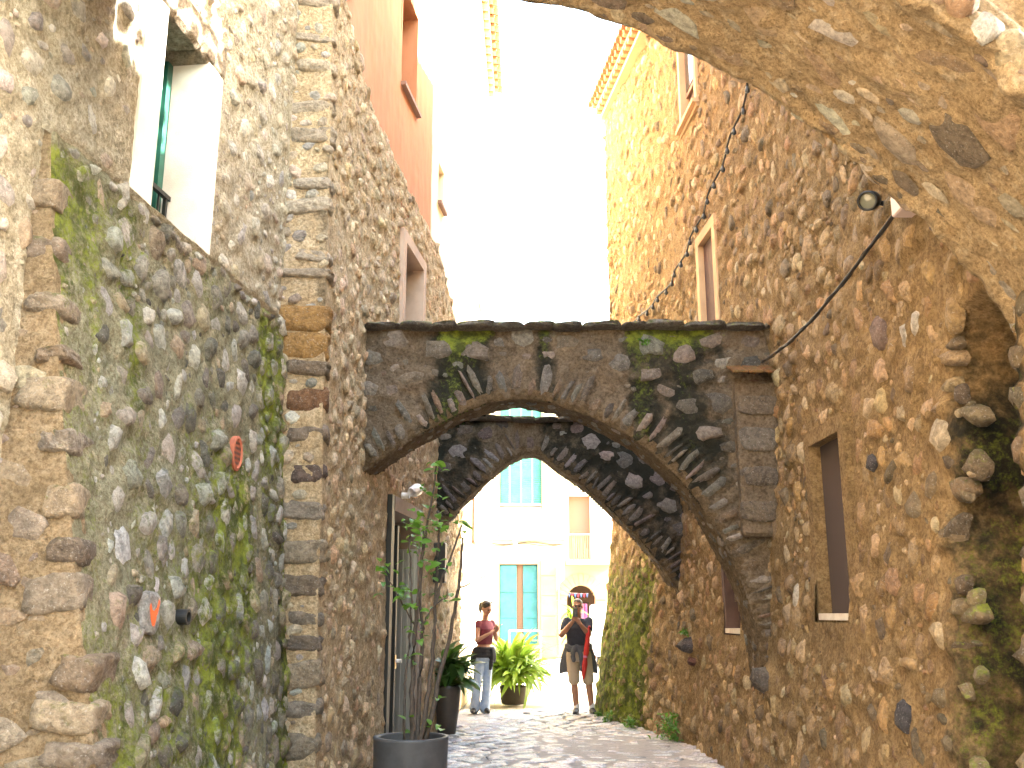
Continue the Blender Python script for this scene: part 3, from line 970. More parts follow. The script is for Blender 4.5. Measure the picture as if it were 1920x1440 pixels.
for k, (z, h, lx, ly) in enumerate(quo):
    if z > 4.0 and k % 3 == 1: continue
    xr = float(s_x(np.array([7.5]), np.array([z]))[0])
    col = np.array(QUOIN_PAL[(k * 5 + 1) % len(QUOIN_PAL)]) * rgq.uniform(0.75, 1.1)
    if 3.62 < z < 3.95: col = np.array((0.42, 0.25, 0.09)); h = 0.24; lx = 0.42
    if 2.95 < z < 3.25: col = np.array((0.25, 0.135, 0.07)); h = 0.24
    if 2.4 < z < 2.75: col = np.array((0.16, 0.115, 0.095))
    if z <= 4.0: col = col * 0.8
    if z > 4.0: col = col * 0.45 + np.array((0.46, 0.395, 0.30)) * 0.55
    tilt = rgq.normal(0, 0.06)
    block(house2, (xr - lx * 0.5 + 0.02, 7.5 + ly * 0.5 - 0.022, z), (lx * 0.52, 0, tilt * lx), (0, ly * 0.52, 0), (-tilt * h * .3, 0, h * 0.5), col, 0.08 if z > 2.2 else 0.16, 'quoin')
MB().prism([(-2.1, 7.56), (-1.98, 7.56), (-1.9, 9.2), (-1.48, 13), (-1.3, 16.25), (-7, 16.25), (-7, 7.56)], -0.2, 6.6).build('body', M['core'], house2)
# orange storey
OPN = (10.62, 11.40, 7.9, 9.3)
OPN2 = (7.7, 8.25, 7.45, 9.2)
os_ = Surf(lambda Y, z: np.stack([s_x(Y, z) - 0.012, Y, z], 1), 1.0)
sheet('upper_wall', os_, 7.5, 12.35, 6.3, 12.0, 0.06, M['orange'], house2, (), 0.006, 1.5, 55, rect_keep([(OPN[0] - .03, OPN[1] + .03, OPN[2] - .03, OPN[3] + .03), (OPN2[0] - .03, OPN2[1] + .03, OPN2[2] - .03, OPN2[3] + .03)]), None, 0.5, 0.5)
MB().prism([(-2.2, 7.52), (-2.1, 9.2), (-1.65, 12.3), (-7, 12.3), (-7, 7.52)], 6.62, 12.0).build('upper_body', M['orange'], house2)
for o_ in (OPN, OPN2):
    w, T, hw, hh = window(house2, os_, *o_, 0.28, 0.05, M['orange'], M['dark_glass'], 0.003)
    MB().box(-hw - 0.03, hw + 0.03, -hh - 0.045, -hh + 0.006, -0.1, 0.07, T).build('sill', M['sill_brown'], w)
w, T, hw, hh = window(house2, ss, *WIN2, 0.26, 0.14, M['pink_trim'], M['dark_glass'], 0.045)
# roof slab
MB().box(-7.2, -1.0, 7.3, 12.5, 12.0, 12.25).build('roof', M['tile'], house2)
# little pipe outlet in the orange wall
# door: plaster surround, black leaf folded back, steel leaf on the far jamb
T = frame_T(ss, (DOOR[0] + DOOR[1]) / 2, (DOOR[2] + DOOR[3]) / 2)
hw, hh = (DOOR[1] - DOOR[0]) / 2, (DOOR[3] - DOOR[2]) / 2
mb = MB()
mb.box(hw, hw + 0.16, -hh - 0.14, hh + 0.16, -0.38, 0.045, T)
mb.box(-hw, hw, hh, hh + 0.16, -0.38, 0.045, T)
mb.box(-hw, hw, -hh - 0.3, -hh, -0.38, 0.06, T)
dr = mb.build('door', plain_mat('worn door surround', (0.27, 0.20, 0.16), 0.9, (0.22, 0.165, 0.13), 4, 0.3, 80), house2)
MB().box(-hw - 0.12, -hw - 0.001, -hh - 0.14, hh + 0.16, -0.38, 0.04, T).build('door_frame', M['black_paint'], dr)
MB().box(-hw, hw, -hh, hh, -0.40, -0.36, T).build('door_back', M['black_paint'], dr)
mb = MB()
mb.box(-hw + 0.004, -hw + 0.5, -hh + 0.01, hh - 0.12, -0.20, -0.15, T)
mb.box(-hw + 0.004, -hw + 0.06, -hh + 0.01, hh - 0.10, -0.15, 0.03, T)
mb.box(-hw + 0.45, -hw + 0.52, -hh + 0.01, hh - 0.12, -0.15, -0.02, T)
mb.build('door_leaf', M['black_paint'], dr)
MB().box(-hw + 0.452, -hw + 0.518, -0.42, -0.28, -0.02, -0.012, T).build('lock_plate', M['brass'], dr)
mb = MB()
mb.box(hw - 0.04, hw - 0.004, -hh + 0.01, hh - 0.32, -0.34, 0.02, T)
for k in range(5):
    mb.box(hw - 0.055, hw - 0.04, -hh + 0.03, hh - 0.34, -0.32 + k * 0.07, -0.29 + k * 0.07, T)
mb.build('steel_leaf', M['steel'], dr)
mb = MB(); mb.tube([T(-hw + 0.49, -0.34, -0.01), T(-hw + 0.49, -0.34, 0.05)], 0.022, 10); mb.build('handle', M['lamp_white'], dr, True)
# left pier under the front arch
# wall spotlight
ST = frame_T(ss, 10.9, 2.90)
lt = MB(); lt.tube([ST(0, -0.05, 0.0), ST(0, -0.05, 0.09)], 0.035, 10)
sl = lt.build('wall_spotlight', M['lamp_white'], None, True)
tag(sl, 'white plastic spotlight on the wall above the black door', 'light')
lt = MB(); lt.tube([ST(-0.14, -0.03, 0.13), ST(-0.1, -0.02, 0.15), ST(0.02, 0.02, 0.17), ST(0.10, 0.04, 0.18), ST(0.13, 0.045, 0.182)], [0.045, 0.062, 0.07, 0.05, 0.02], 14)
lt.build('head', M['lamp_white'], sl, True)
BT = frame_T(ss, 12.9, 2.2)
bx = MB().box(-0.09, 0.09, -0.26, 0.26, 0.0, 0.16, BT, 0.015).build('meter_box', M['black_paint'])
tag(bx, 'black meter box on the left wall behind the potted tree', 'box')

# ================================================================== WHITE HOUSE (left, beyond)
white_house = thing('plastered_house', (-2.0, 17.5, 0), 'cream plastered house on the left beyond the orange storey with tiled eave', 'house')
wsurf = Surf(lambda Y, z: np.stack([S0(Y) - 0.02, Y, z], 1), 1.0)
WA = (12.78, 13.2, 7.3, 7.92); WB = (19.5, 20.0, 8.0, 10.0); WC = (18.6, 19.2, 2.9, 3.9)
def wkeep(a, b):
    return rect_keep([(x0 - .03, x1 + .03, y0 - .03, y1 + .03) for (x0, x1, y0, y1) in (WA, WB, WC)])(a, b) & ((a > 16.3) | (b > TOPC(a) - 0.25))
sheet('wall', wsurf, 12.36, 20.3, 0.0, 13.2, 0.08, M['white_stucco'], white_house, (), 0.006, 1.2, 61, wkeep, None, 0.5, 0.4)
MB().prism([(-1.6, 12.37), (-1.35, 16.3), (-1.15, 20.25), (-7, 20.25), (-7, 12.37)], 6.65, 13.2).build('upper_body', M['white_stucco'], white_house)
MB().prism([(-1.35, 16.32), (-1.15, 20.25), (-7, 20.25), (-7, 16.32)], -0.2, 6.64).build('body', M['white_stucco'], white_house)
for k, o_ in enumerate((WA, WB, WC)):
    w, T, hw, hh = window(white_house, wsurf, *o_, 0.25, 0.05, M['white_stucco'], M['dark_glass'] if k == 1 else M['tan_trim'], 0.004)
    MB().box(-hw - 0.03, hw + 0.03, -hh - 0.04, -hh + 0.006, -0.1, 0.06, T).build('sill', M['sill_brown'], w)
    if k == 2:
        mb = MB()
        for q in range(5):
            mb.box(-hw + 0.06 + q * 0.115, -hw + 0.075 + q * 0.115, -hh, hh, -0.02, 0.0, T)
        mb.build('grille', M['sill_brown'], w)
def eave(parent, x0, y0, x1, y1, z, out, side, pitch_n, mat_plaster, name='eave'):
    """stepped tile eave along a wall top; side=+1 projects to +X"""
    d = Vector((x1 - x0, y1 - y0, 0)); Ln = d.length; d.normalize()
    nrm = Vector((d.y, -d.x, 0))
    if nrm.x * side < 0: nrm = -nrm
    T = lambda a, o, h: (x0 + d.x * a + nrm.x * o, y0 + d.y * a + nrm.y * o, z + h)
    mb = MB()
    mb.box(0, Ln, -0.3, out * 0.35, -0.02, 0.06, T)
    mb.box(0, Ln, -0.3, out * 0.72, 0.13, 0.18, T)
    mb.box(0, Ln, -0.3, out * 1.0, 0.27, 0.32, T)
    e = mb.build(name, mat_plaster, parent)
    n = int(Ln / pitch_n)
    proto = None
    for k in range(n):
        a = (k + 0.5) * Ln / n
        for (o1, h0, h1) in ((out * 0.68, 0.062, 0.128), (out * 0.96, 0.182, 0.268)):
            b = MB().box(a - pitch_n * 0.28, a + pitch_n * 0.28, -0.02, o1, h0, h1, T).build('eave_brick', M['tile'], e)
    for k in range(n):
        a = (k + 0.5) * Ln / n
        b = MB()
        pts = [(a - pitch_n * 0.45 + pitch_n * 0.9 * (j / 6), 0.33 + 0.09 * math.sin(math.pi * j / 6)) for j in range(7)]
        vv = []
        for o_ in (-1.2, out * 1.22):
            for (aa, hh_) in pts:
                vv.append(T(aa, o_, hh_ + (-0.3 * o_)))
            for (aa, hh_) in pts:
                vv.append(T(aa, o_, hh_ - 0.022 + (-0.3 * o_)))
        ff = []
        for j in range(6):
            ff += [(j, j + 1, 14 + j + 1, 14 + j), (7 + j, 7 + j + 1, 21 + j + 1, 21 + j), (14 + j, 14 + j + 1, 21 + j + 1, 21 + j)]
        b.add(vv, ff)
        b.build('roof_tile', M['tile'], e)
    return e
eave(white_house, -0.80, 12.4, -0.66, 20.3, 13.2, 0.36, 1, 0.30, M['white_stucco'])

# ================================================================== RIGHT HOUSE
RU = lin([(2, 2.56), (9.5, 2.56), (13, 2.33), (16.3, 1.72), (17, 1.6)])
RB = lin([(2, 2.2), (12.2, 2.2), (13.1, 2.0), (14.15, 1.8), (14.83, 1.48), (16.3, 1.33), (17, 1.3)])
def r_x(Y, z):
    t = np.clip((Y - 12.5) / 2.5, 0, 1)
    hgt = 4.5 - 1.1 * t; e = 2 - 0.7 * t
    return RU(Y) + (RB(Y) - RU(Y)) * np.clip(1 - np.maximum(z, 0) / hgt, 0, 1) ** e
rs = Surf(lambda Y, z: np.stack([r_x(Y, z), Y, z], 1), -1.0)
right_house = thing('stone_house', (3.2, 9.0, 0), 'tall ochre rubble stone house along the right side with tiled eave', 'house')
RW1 = (11.45, 12.15, 8.1, 9.5)      # upper, half hidden by the near vault
RW2 = (10.98, 11.62, 4.3, 6.15)
RW3 = (7.08, 7.80, 1.52, 2.88)       # slit niche
RW4 = (10.25, 10.92, 1.36, 2.9)
def r_growth_shade(p, a, b):
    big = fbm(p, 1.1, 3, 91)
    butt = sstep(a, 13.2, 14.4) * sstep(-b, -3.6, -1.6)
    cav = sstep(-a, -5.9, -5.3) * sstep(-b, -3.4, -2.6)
    hole = sstep(a, 4.45, 4.65) * (1 - sstep(a, 5.15, 5.55)) * (1 - sstep(b, 3.0, 3.45))  # recess mask: paints its shade in through the mould and moss channels
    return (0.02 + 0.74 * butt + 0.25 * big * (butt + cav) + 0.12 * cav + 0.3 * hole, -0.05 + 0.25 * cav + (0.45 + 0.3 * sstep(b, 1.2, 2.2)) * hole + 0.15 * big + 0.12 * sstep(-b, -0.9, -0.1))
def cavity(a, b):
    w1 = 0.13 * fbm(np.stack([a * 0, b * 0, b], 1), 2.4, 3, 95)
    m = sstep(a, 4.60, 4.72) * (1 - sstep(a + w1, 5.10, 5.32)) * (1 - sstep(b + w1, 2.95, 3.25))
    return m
rholes = [(11.33, 12.27, 7.95, 9.65), (10.85, 11.75, 4.15, 6.3), (6.95, 7.98, 1.3, 3.0), (10.12, 11.05, 1.25, 3.05)]
sts = scatter(3.45, 16.25, 0.02, 10.5, 36000, 0.022, 0.135, 0.91, (0.5, 0.95), (0.7, 0.9),
              rect_ok(rholes, lambda a, b: cavity(a, b) < 0.05), 25, 2.4)
sts = add_h(sts, 0.16, 0.75, 6)
# big stones round the dark cavity
rgc = np.random.default_rng(8)
cav_st = []
for k in range(13):
    b = 0.2 + k * 0.235
    cav_st.append((5.42 + rgc.normal(0, 0.12), b + rgc.normal(0, 0.08), rgc.uniform(0.05, 0.14), rgc.uniform(0.5, 0.9), rgc.normal(0, 0.5), rgc.uniform(0.04, 0.10)))
    cav_st.append((5.2 + rgc.normal(0, 0.09), b + 0.1 + rgc.normal(0, 0.08), rgc.uniform(0.05, 0.12), rgc.uniform(0.5, 0.9), rgc.normal(0, 0.5), rgc.uniform(0.03, 0.08)))
    cav_st.append((5.3 + rgc.normal(0, 0.16), b + rgc.normal(0, 0.1), rgc.uniform(0.03, 0.08), rgc.uniform(0.5, 0.9), rgc.normal(0, 0.6), rgc.uniform(0.03, 0.07)))
    cav_st.append((4.50 + rgc.normal(0, 0.04), b, rgc.uniform(0.09, 0.14), 0.75, rgc.normal(0, 0.3), rgc.uniform(0.07, 0.12)))
# single eye-catching stones
SPECIAL = [(6.35, 3.42, 0.17, 0.8, 0.2, 0.05, (0.22, 0.15, 0.12)), (5.9, 3.28, 0.10, 0.55, 1.5, 0.05, (0.5, 0.45, 0.38)), (5.72, 3.30, 0.09, 0.8, 1.4, 0.06, (0.52, 0.48, 0.42)),
           (6.55, 2.55, 0.085, 0.9, 0.3, 0.05, (0.06, 0.055, 0.06)), (6.0, 0.95, 0.13, 0.75, 1.2, 0.06, (0.07, 0.065, 0.07)), (5.45, 2.55, 0.15, 0.85, 0.5, 0.06, (0.45, 0.37, 0.26)),
           (12.3, 1.16, 0.15, 0.8, 0.2, 0.2, (0.10, 0.085, 0.085)), (12.25, 0.98, 0.12, 0.6, 0.2, 0.12, (0.17, 0.075, 0.055)), (9.05, 0.95, 0.19, 0.75, 0.2, 0.17, (0.14, 0.115, 0.095)),
           (13.0, 8.4, 0.16, 0.8, 0.3, 0.1, (0.42, 0.3, 0.17)), (8.3, 1.7, 0.13, 0.45, 1.5, 0.05, (0.5, 0.45, 0.37))]
sts = [s for s in sts if all((s[0] - q[0]) ** 2 + (s[1] - q[1]) ** 2 > (q[2] * 0.9 + s[2] * 0.6) ** 2 for q in SPECIAL)]
rk_ = rect_keep([(11.40, 12.20, 8.05, 9.55), (10.93, 11.67, 4.25, 6.2), (7.04, 7.84, 1.48, 2.92), (10.21, 10.96, 1.32, 2.95)])
sts = [s_ for s_ in sts if all((s_[0] - q[0]) ** 2 + (s_[1] - q[1]) ** 2 > (q[2] * 0.8 + s_[2] * 0.5) ** 2 for q in cav_st)]
allst = sts + cav_st + [q[:6] for q in SPECIAL]
sheet('wall', rs, 3.4, 8.8, -0.1, 7.6, 0.022, M['mortar_right'], right_house, allst, 0.03, 1.9, 71, rk_, r_growth_shade, 0.3, 1.2, 0.0, 0.022, None, lambda a, b: -1.25 * cavity(a, b))
sheet('upper_wall', rs, 5.8, 8.8, 7.6, 10.6, 0.06, M['mortar_right'], right_house, allst, 0.03, 1.9, 71, rk_, r_growth_shade, 0.3, 0.42, 0.0, 0.016)
sheet('far_wall', rs, 8.8, 16.3, -0.1, 10.6, 0.034, M['mortar_right'], right_house, allst, 0.03, 1.9, 71, rk_, r_growth_shade, 0.3, 0.42, 0.0, 0.016)
rubble(rs, sts, RIGHT_PAL, right_house, 225, LIB_M, 9, r_growth_shade, 0.8)
rubble(rs, cav_st, [(.17, .13, .08), (.22, .165, .10), (.12, .095, .062), (.29, .215, .13), (.18, .145, .095)], right_house, 75, LIB_M, 10, r_growth_shade, 0.9, sink=0.45)  # darker tints put the recess shade into its stones
for (a, b, r, q, th, h, col) in SPECIAL:
    p, ta, tb, n = rs.at(a, b)
    p, ta, tb, n = Vector(p[0]), Vector(ta[0]), Vector(tb[0]), Vector(n[0])
    L = LIB[int(rgc.integers(len(LIB)))]
    block(right_house, p - n * h * 0.1, (ta * math.cos(th) + tb * math.sin(th)) * r, (tb * math.cos(th) - ta * math.sin(th)) * r * q, n * h, col, 0.0, 'stone', LIB)
MB().prism([(3.9, 3.42), (3.9, 5.79), (9, 5.79), (9, 3.42)], -0.2, 7.9).build('sun_gap_wing', M['core_r'], right_house)  # unseen wing, height shaped so sun reaches the left window lintel
MB().prism([(3.9, 5.8), (3.9, 6.0), (3.06, 6.01), (3.06, 9.5), (2.82, 13), (2.2, 16.28), (9, 18.5), (9, 5.8)], -0.2, 10.6).build('body', M['core_r'], right_house)
MB().prism([(2.57, 5.8), (2.57, 9.5), (2.49, 10.9), (9, 10.9), (9, 5.8)], 10.61, 13.0).build('added_sun_block', M['core_r'], right_house)  # unseen storey added to keep sun off the orange wall
MB().prism([(1.78, 16.302), (2.2, 16.302), (9, 18.52), (8, 18.52)], -0.2, 10.6).build('end_wall', M['core_r'], right_house)
for k, (o_, mt, bk, dp, sw) in enumerate(((RW1, M['tan_trim'], M['dark_trim'], 0.10, 0.1), (RW2, M['tan_trim'], M['dark_trim'], 0.05, 0.13), (RW3, M['mortar_right'], plain_mat('dark niche', (0.05, 0.033, 0.026), 0.95), 0.07, 0.12), (RW4, M['dark_trim'], M['dark_trim'], 0.12, 0.10))):
    w, T, hw, hh = window(right_house, rs, *o_, dp, sw, mt, bk, 0.03)
    if k == 0:
        MB().box(-hw + 0.02, hw - 0.02, -hh + 0.45, hh - 0.02, -dp + 0.01, -dp + 0.05, T).build('window_frame', M['sill_brown'], w)
        MB().box(-hw + 0.08, hw - 0.08, -hh + 0.51, hh - 0.08, -dp + 0.05, -dp + 0.06, T).build('glass', M['dark_glass'], w)
        MB().box(-hw - 0.12, hw + 0.12, -hh - 0.05, -hh + 0.006, -0.1, 0.09, T).build('sill', M['tan_trim'], w)
    if k in (2, 3):
        MB().box(-hw + 0.003, hw - 0.003, -hh - 0.02, -hh + 0.03, -dp + 0.01, 0.045, T).build('sill', M['sill_white'], w)
eave(right_house, 2.45, 11.2, 1.74, 16.35, 10.55, 0.26, -1, 0.19, M['tan_trim'])

# ================================================================== ARCHES
def arch(name, label, Y, depth, curve, ztop, x0, x1, seed, face_stones, pal, growth_shade, vlen, parent_loc, n_sing, zlow):
    t = thing(name, parent_loc, label, 'stone arch', 'rubble arches across the alley')
    C = np.array(curve)
    seg = np.linalg.norm(np.diff(C, axis=0), axis=1)
    S = np.concatenate([[0], np.cumsum(seg)])
    # smooth resample
    sx = np.linspace(0, S[-1], 160)
    X = np.interp(sx, S, C[:, 0]); Z = np.interp(sx, S, C[:, 1])
    for _ in range(6):
        X[1:-1] = (X[:-2] + 2 * X[1:-1] + X[2:]) / 4; Z[1:-1] = (Z[:-2] + 2 * Z[1:-1] + Z[2:]) / 4
    S = np.concatenate([[0], np.cumsum(np.hypot(np.diff(X), np.diff(Z)))])
    iz = lambda x: np.where(x < X[0], Z[0] - 3, np.where(x > X[-1], Z[-1] - 4, np.interp(x, X, Z)))
    front = Surf(lambda a, b: np.stack([a, Y + 0 * a, b], 1), 1.0)
    rg = np.random.default_rng(seed)
    # voussoirs
    st = []
    s = 0.06
    while s < S[-1] - 0.03:
        w = rg.uniform(0.05, 0.15)
        xm = np.interp(s + w / 2, S, X); zm = np.interp(s + w / 2, S, Z)
        e = 0.02
        dx = np.interp(s + w / 2 + e, S, X) - np.interp(s + w / 2 - e, S, X); dz = np.interp(s + w / 2 + e, S, Z) - np.interp(s + w / 2 - e, S, Z)
        l = math.hypot(dx, dz); nx, nz = -dz / l, dx / l
        if nz < 0: nx, nz = -nx, -nz
        ln = rg.uniform(vlen[0] * 0.7, vlen[1])
        th = math.atan2(nz, nx) + rg.normal(0, 0.10)
        st.append((xm + nx * ln * 0.52, zm + nz * ln * 0.52, ln / 2, min(0.95, w * 1.02 / ln), th, rg.uniform(0.05, 0.08)))
        s += w + rg.uniform(0.0, 0.018)
    vn = len(st)
    def ok(a, b, r):
        m = (b > iz(a) + 0.08) & (b < ztop - 0.06)
        xs = X[None, ::4]; zs = Z[None, ::4]
        d = np.sqrt(((a[:, None] - xs) ** 2 + (b[:, None] - zs) ** 2)).min(1)
        return m & (d > vlen[1] * 0.82 + r * 0.5)
    fs = scatter(x0 + 0.05, x1 - 0.05, zlow, ztop, 4200, 0.035, 0.20, 0.80, (0.5, 0.85), (0.0, 0.25), ok, seed + 1, 1.25)
    fs = add_h(fs, 0.32, 0.6, seed + 2)
    st = st + fs
    edge = lambda a, b: (b > iz(a))
    sheet('front_face', front, x0, x1, zlow, ztop, 0.017, M['mortar_arch'], t, st, 0.014, 3.0, seed, edge, growth_shade, 0.45, 0.0, 0.0, 0.008)
    rubble(front, st, pal, t, n_sing, LIB_B, seed + 3, growth_shade, 0.35, 'stone', 0.25)
    back = Surf(lambda a, b: np.stack([a, Y + depth + 0 * a, b], 1), -1.0)
    sheet('back_face', back, x0, x1, zlow, ztop, 0.03, M['mortar_arch'], t, (), 0.02, 3.0, seed + 5, edge, growth_shade, 0.45, 0.0)
    sof = Surf(lambda a, b: np.stack([np.interp(a, S, X), Y + b, np.interp(a, S, Z)], 1), -1.0)
    ssx = add_h(scatter(0.05, S[-1] - 0.05, 0.06, depth - 0.06, 500, 0.03, 0.09, 1.1, (0.5, 0.9), (1.57, 0.3), None, seed + 6), 0.15, 0.4, seed)
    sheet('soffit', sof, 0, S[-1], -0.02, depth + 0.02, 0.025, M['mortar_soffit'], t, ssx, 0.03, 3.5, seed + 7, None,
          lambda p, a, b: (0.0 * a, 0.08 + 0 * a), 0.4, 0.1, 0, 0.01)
    rubble(sof, ssx, pal, t, 0, LIB, seed + 8)
    # coping slabs
    x = x0 + 0.02
    while x < x1 - 0.05:
        w = rg.uniform(0.22, 0.42)
        w = min(w, x1 - x)
        col = np.array((0.17, 0.15, 0.13)) * rg.uniform(0.7, 1.2)
        block(t, (x + w / 2, Y + depth / 2 - 0.03, ztop + 0.025 + rg.normal(0, 0.008)), (w * 0.53, 0, rg.normal(0, 0.012)), (0, depth / 2 + 0.13, 0), (0, 0, 0.036), col, 0.42, 'coping_stone')
        x += w
    return t, X, Z, S

C1 = [(-1.50, 2.80), (-1.43, 2.88), (-1.31, 2.96), (-1.04, 3.15), (-0.73, 3.33), (-0.42, 3.48), (-0.16, 3.58), (0.05, 3.61), (0.42, 3.55), (0.73, 3.44), (1.04, 3.29), (1.29, 3.12), (1.54, 2.88), (1.79, 2.57), (1.97, 2.26), (2.13, 1.92), (2.24, 1.55), (2.30, 1.17), (2.32, 0.88), (2.34, 0.7)]
def g1(p, a, b):
    a = a + 0.16 * fbm(p, 3.0, 3, 107)
    big = fbm(p, 1.6, 3, 101)
    band = sstep(a, -0.95, -0.7) * (1 - sstep(a, -0.35, -0.1)) + sstep(a, 0.15, 0.35) * (1 - sstep(a, 0.4, 0.6)) * 0.8 + sstep(a, 0.95, 1.2) * (1 - sstep(a, 1.95, 2.3))
    band = np.clip(band, 0, 1)
    drip = fbm(np.stack([p[:, 0] * 4, p[:, 0] * 0, p[:, 2] * 0.7], 1), 1.0, 3, 103)
    low = sstep(-b, -4.25, -3.2)
    topm = sstep(b, 3.9, 4.3)
    mu = 0.24 + 0.48 * band + 0.50 * big + 0.25 * drip - 0.35 * sstep(a, 2.0, 2.35) - 0.3 * sstep(-a, 1.15, 1.35)
    mo = -0.02 + 0.45 * band * topm + 0.48 * band * (0.5 + drip) + 0.2 * big * band
    return (mo, mu)
arch1, X1, Z1, _S = arch('rubble_arch', 'nearer rubble stone arch with slab coping spanning the alley', 9.2, 0.48, C1, 4.30, -1.50, 2.58, 201, 0, ARCH_PAL, g1, (0.30, 0.48), (0.5, 9.2, 0), 230, 0.7)
# stub pier with a tiled cap on the right end of the front arch
PT = lambda x, y, z: (x, y, z)
pier = MB().box(2.16, 2.62, 9.03, 9.19, 2.25, 3.74, None, 0.03).build('pier', M['mortar_arch'], arch1)
for k in range(4):
    z = 2.48 + k * 0.34
    block(arch1, (2.36 + RNG.normal(0, 0.04), 9.055, z), (RNG.uniform(0.13, 0.19), 0, 0.015), (0, 0.05, 0), (0.01, 0, RNG.uniform(0.09, 0.14)), np.array(QUOIN_PAL[(k * 2) % 6]) * 0.6, 0.1, 'pier_stone')
for k in range(3):
    cx = 2.18 + k * 0.155
    mb = MB()
    mb.box(cx - 0.072, cx + 0.072, -0.19, 0.14, 0, 0.025, lambda x, y, z: (x, 9.06 + y, 3.80 + z + (y + 0.19) * 0.42 - 0.02), 0.006)
    mb.build('cap_tile', mortar_mat('mossy clay tile', (0.30, 0.14, 0.06), (0.24, 0.15, 0.05), (0.2, 0.19, 0.06), 0.5), arch1)
# small fern growing out of the arch face
C2 = [(-1.15, 2.44), (-1.11, 2.52), (-0.93, 2.70), (-0.65, 3.02), (-0.36, 3.31), (-0.07, 3.56), (0.12, 3.66), (0.27, 3.70), (0.42, 3.65), (0.65, 3.47), (1.01, 3.20), (1.37, 2.88), (1.68, 2.56), (1.99, 2.17), (2.19, 1.86), (2.32, 1.55), (2.36, 1.4)]
def g2(p, a, b):
    big = fbm(p, 1.5, 3, 111)
    mid = sstep(a, -0.45, -0.2) * (1 - sstep(a, 0.3, 0.45))
    return (-0.1 + 0.25 * big + 0.1, 0.72 + 0.4 * big - 0.45 * mid)
arch2, X2, Z2, _S = arch('rubble_arch', 'darker pointed rubble stone arch farther down the alley', 13.0, 0.45, C2, 4.13, -1.06, 2.36, 301, 0, [(.15, .13, .115), (.19, .165, .15), (.115, .10, .092), (.24, .215, .205), (.17, .13, .11)], g2, (0.30, 0.46), (0.5, 13.0, 0), 200, 1.4)

# near vault (underside overhead at the right)
CV = [(-2.45, 5.12), (-1.7, 5.08), (-1.0, 5.02), (-0.4, 4.96), (0.18, 4.86), (0.41, 4.80), (0.67, 4.70), (0.85, 4.60), (1.07, 4.49), (1.35, 4.32), (1.60, 4.12), (1.81, 3.92), (2.02, 3.70), (2.17, 3.55), (2.37, 3.31), (2.51, 3.10), (2.57, 2.95), (2.60, 2.6)]
Cv = np.array(CV)
Sv = np.concatenate([[0], np.cumsum(np.hypot(*np.diff(Cv, axis=0).T))])
vault = thing('vault_arch', (0.5, 4.0, 0), 'ochre plastered vault overhead at the top right corner', 'stone arch')
vs_ = Surf(lambda a, b: np.stack([np.interp(a, Sv, Cv[:, 0]), b, np.interp(a, Sv, Cv[:, 1])], 1), -1.0)
vst = add_h(scatter(0.1, Sv[-1] - 0.1, 3.5, 4.62, 2500, 0.03, 0.20, 0.95, (0.3, 0.75), (0.0, 0.35), None, 401, 2.2), 0.05, 0.2, 402)
# ragged stones along the two edges
rge = np.random.default_rng(403)
for k in range(70):
    s = 0.4 + k * (Sv[-1] - 0.7) / 70
    vst.append((s, 4.66 + rge.normal(0, 0.02), rge.uniform(0.05, 0.10), 0.6, rge.normal(0, 0.3), rge.uniform(0.015, 0.03)))
    vst.append((s, 3.46 + rge.normal(0, 0.03), rge.uniform(0.06, 0.12), 0.7, rge.normal(0, 0.3), rge.uniform(0.05, 0.09)))
def gv(p, a, b):
    d = np.exp(-(((p[:, 0] - 1.28) / 0.22) ** 2 + ((p[:, 1] - 3.68) / 0.16) ** 2))
    big = fbm(p, 2.2, 3, 405)
    return (0.85 * d, -0.12 + 0.38 * big + 0.25 * sstep(a, Sv[-1] - 0.7, Sv[-1]))
sheet('soffit', vs_, 0, Sv[-1], 3.42, 4.70, 0.022, M['mortar_vault'], vault, vst, 0.04, 1.6, 406, None, gv, 0.55, 0.12, 0, 0.016)
rubble(vs_, vst, VAULT_PAL, vault, 150, LIB_M, 407, None, 0, 'stone', 0.4)
for yy, nm, fl in ((3.43, 'near_face', 1), (4.69, 'far_face', -1)):
    vv, ff = [], []
    xs = np.linspace(-2.5, 2.62, 60)
    for x in xs:
        z = float(np.interp(x, Cv[:, 0], Cv[:, 1]))
        vv += [(x, yy, z - 0.01), (x, yy, 5.45)]
    for i in range(59):
        q = (2 * i, 2 * i + 2, 2 * i + 3, 2 * i + 1)
        ff.append(q if fl > 0 else q[::-1])
    mesh_obj(nm, vv, ff, M['mortar_right'], vault)
MB().box(-2.5, 2.62, 3.43, 4.69, 5.45, 5.52).build('cap', M['core'], vault)

# unseen house added behind the viewer on the right to shade the near walls
shade_house = thing('unseen_shade_house', (6.0, -5.0, 0), 'unseen plain ochre block added behind the vault on the right for shade', 'house')
MB().prism([(2.62, -9), (2.62, 2.85), (10, 2.85), (10, -9)], -0.2, 5.2).build('body', M['core_r'], shade_house)

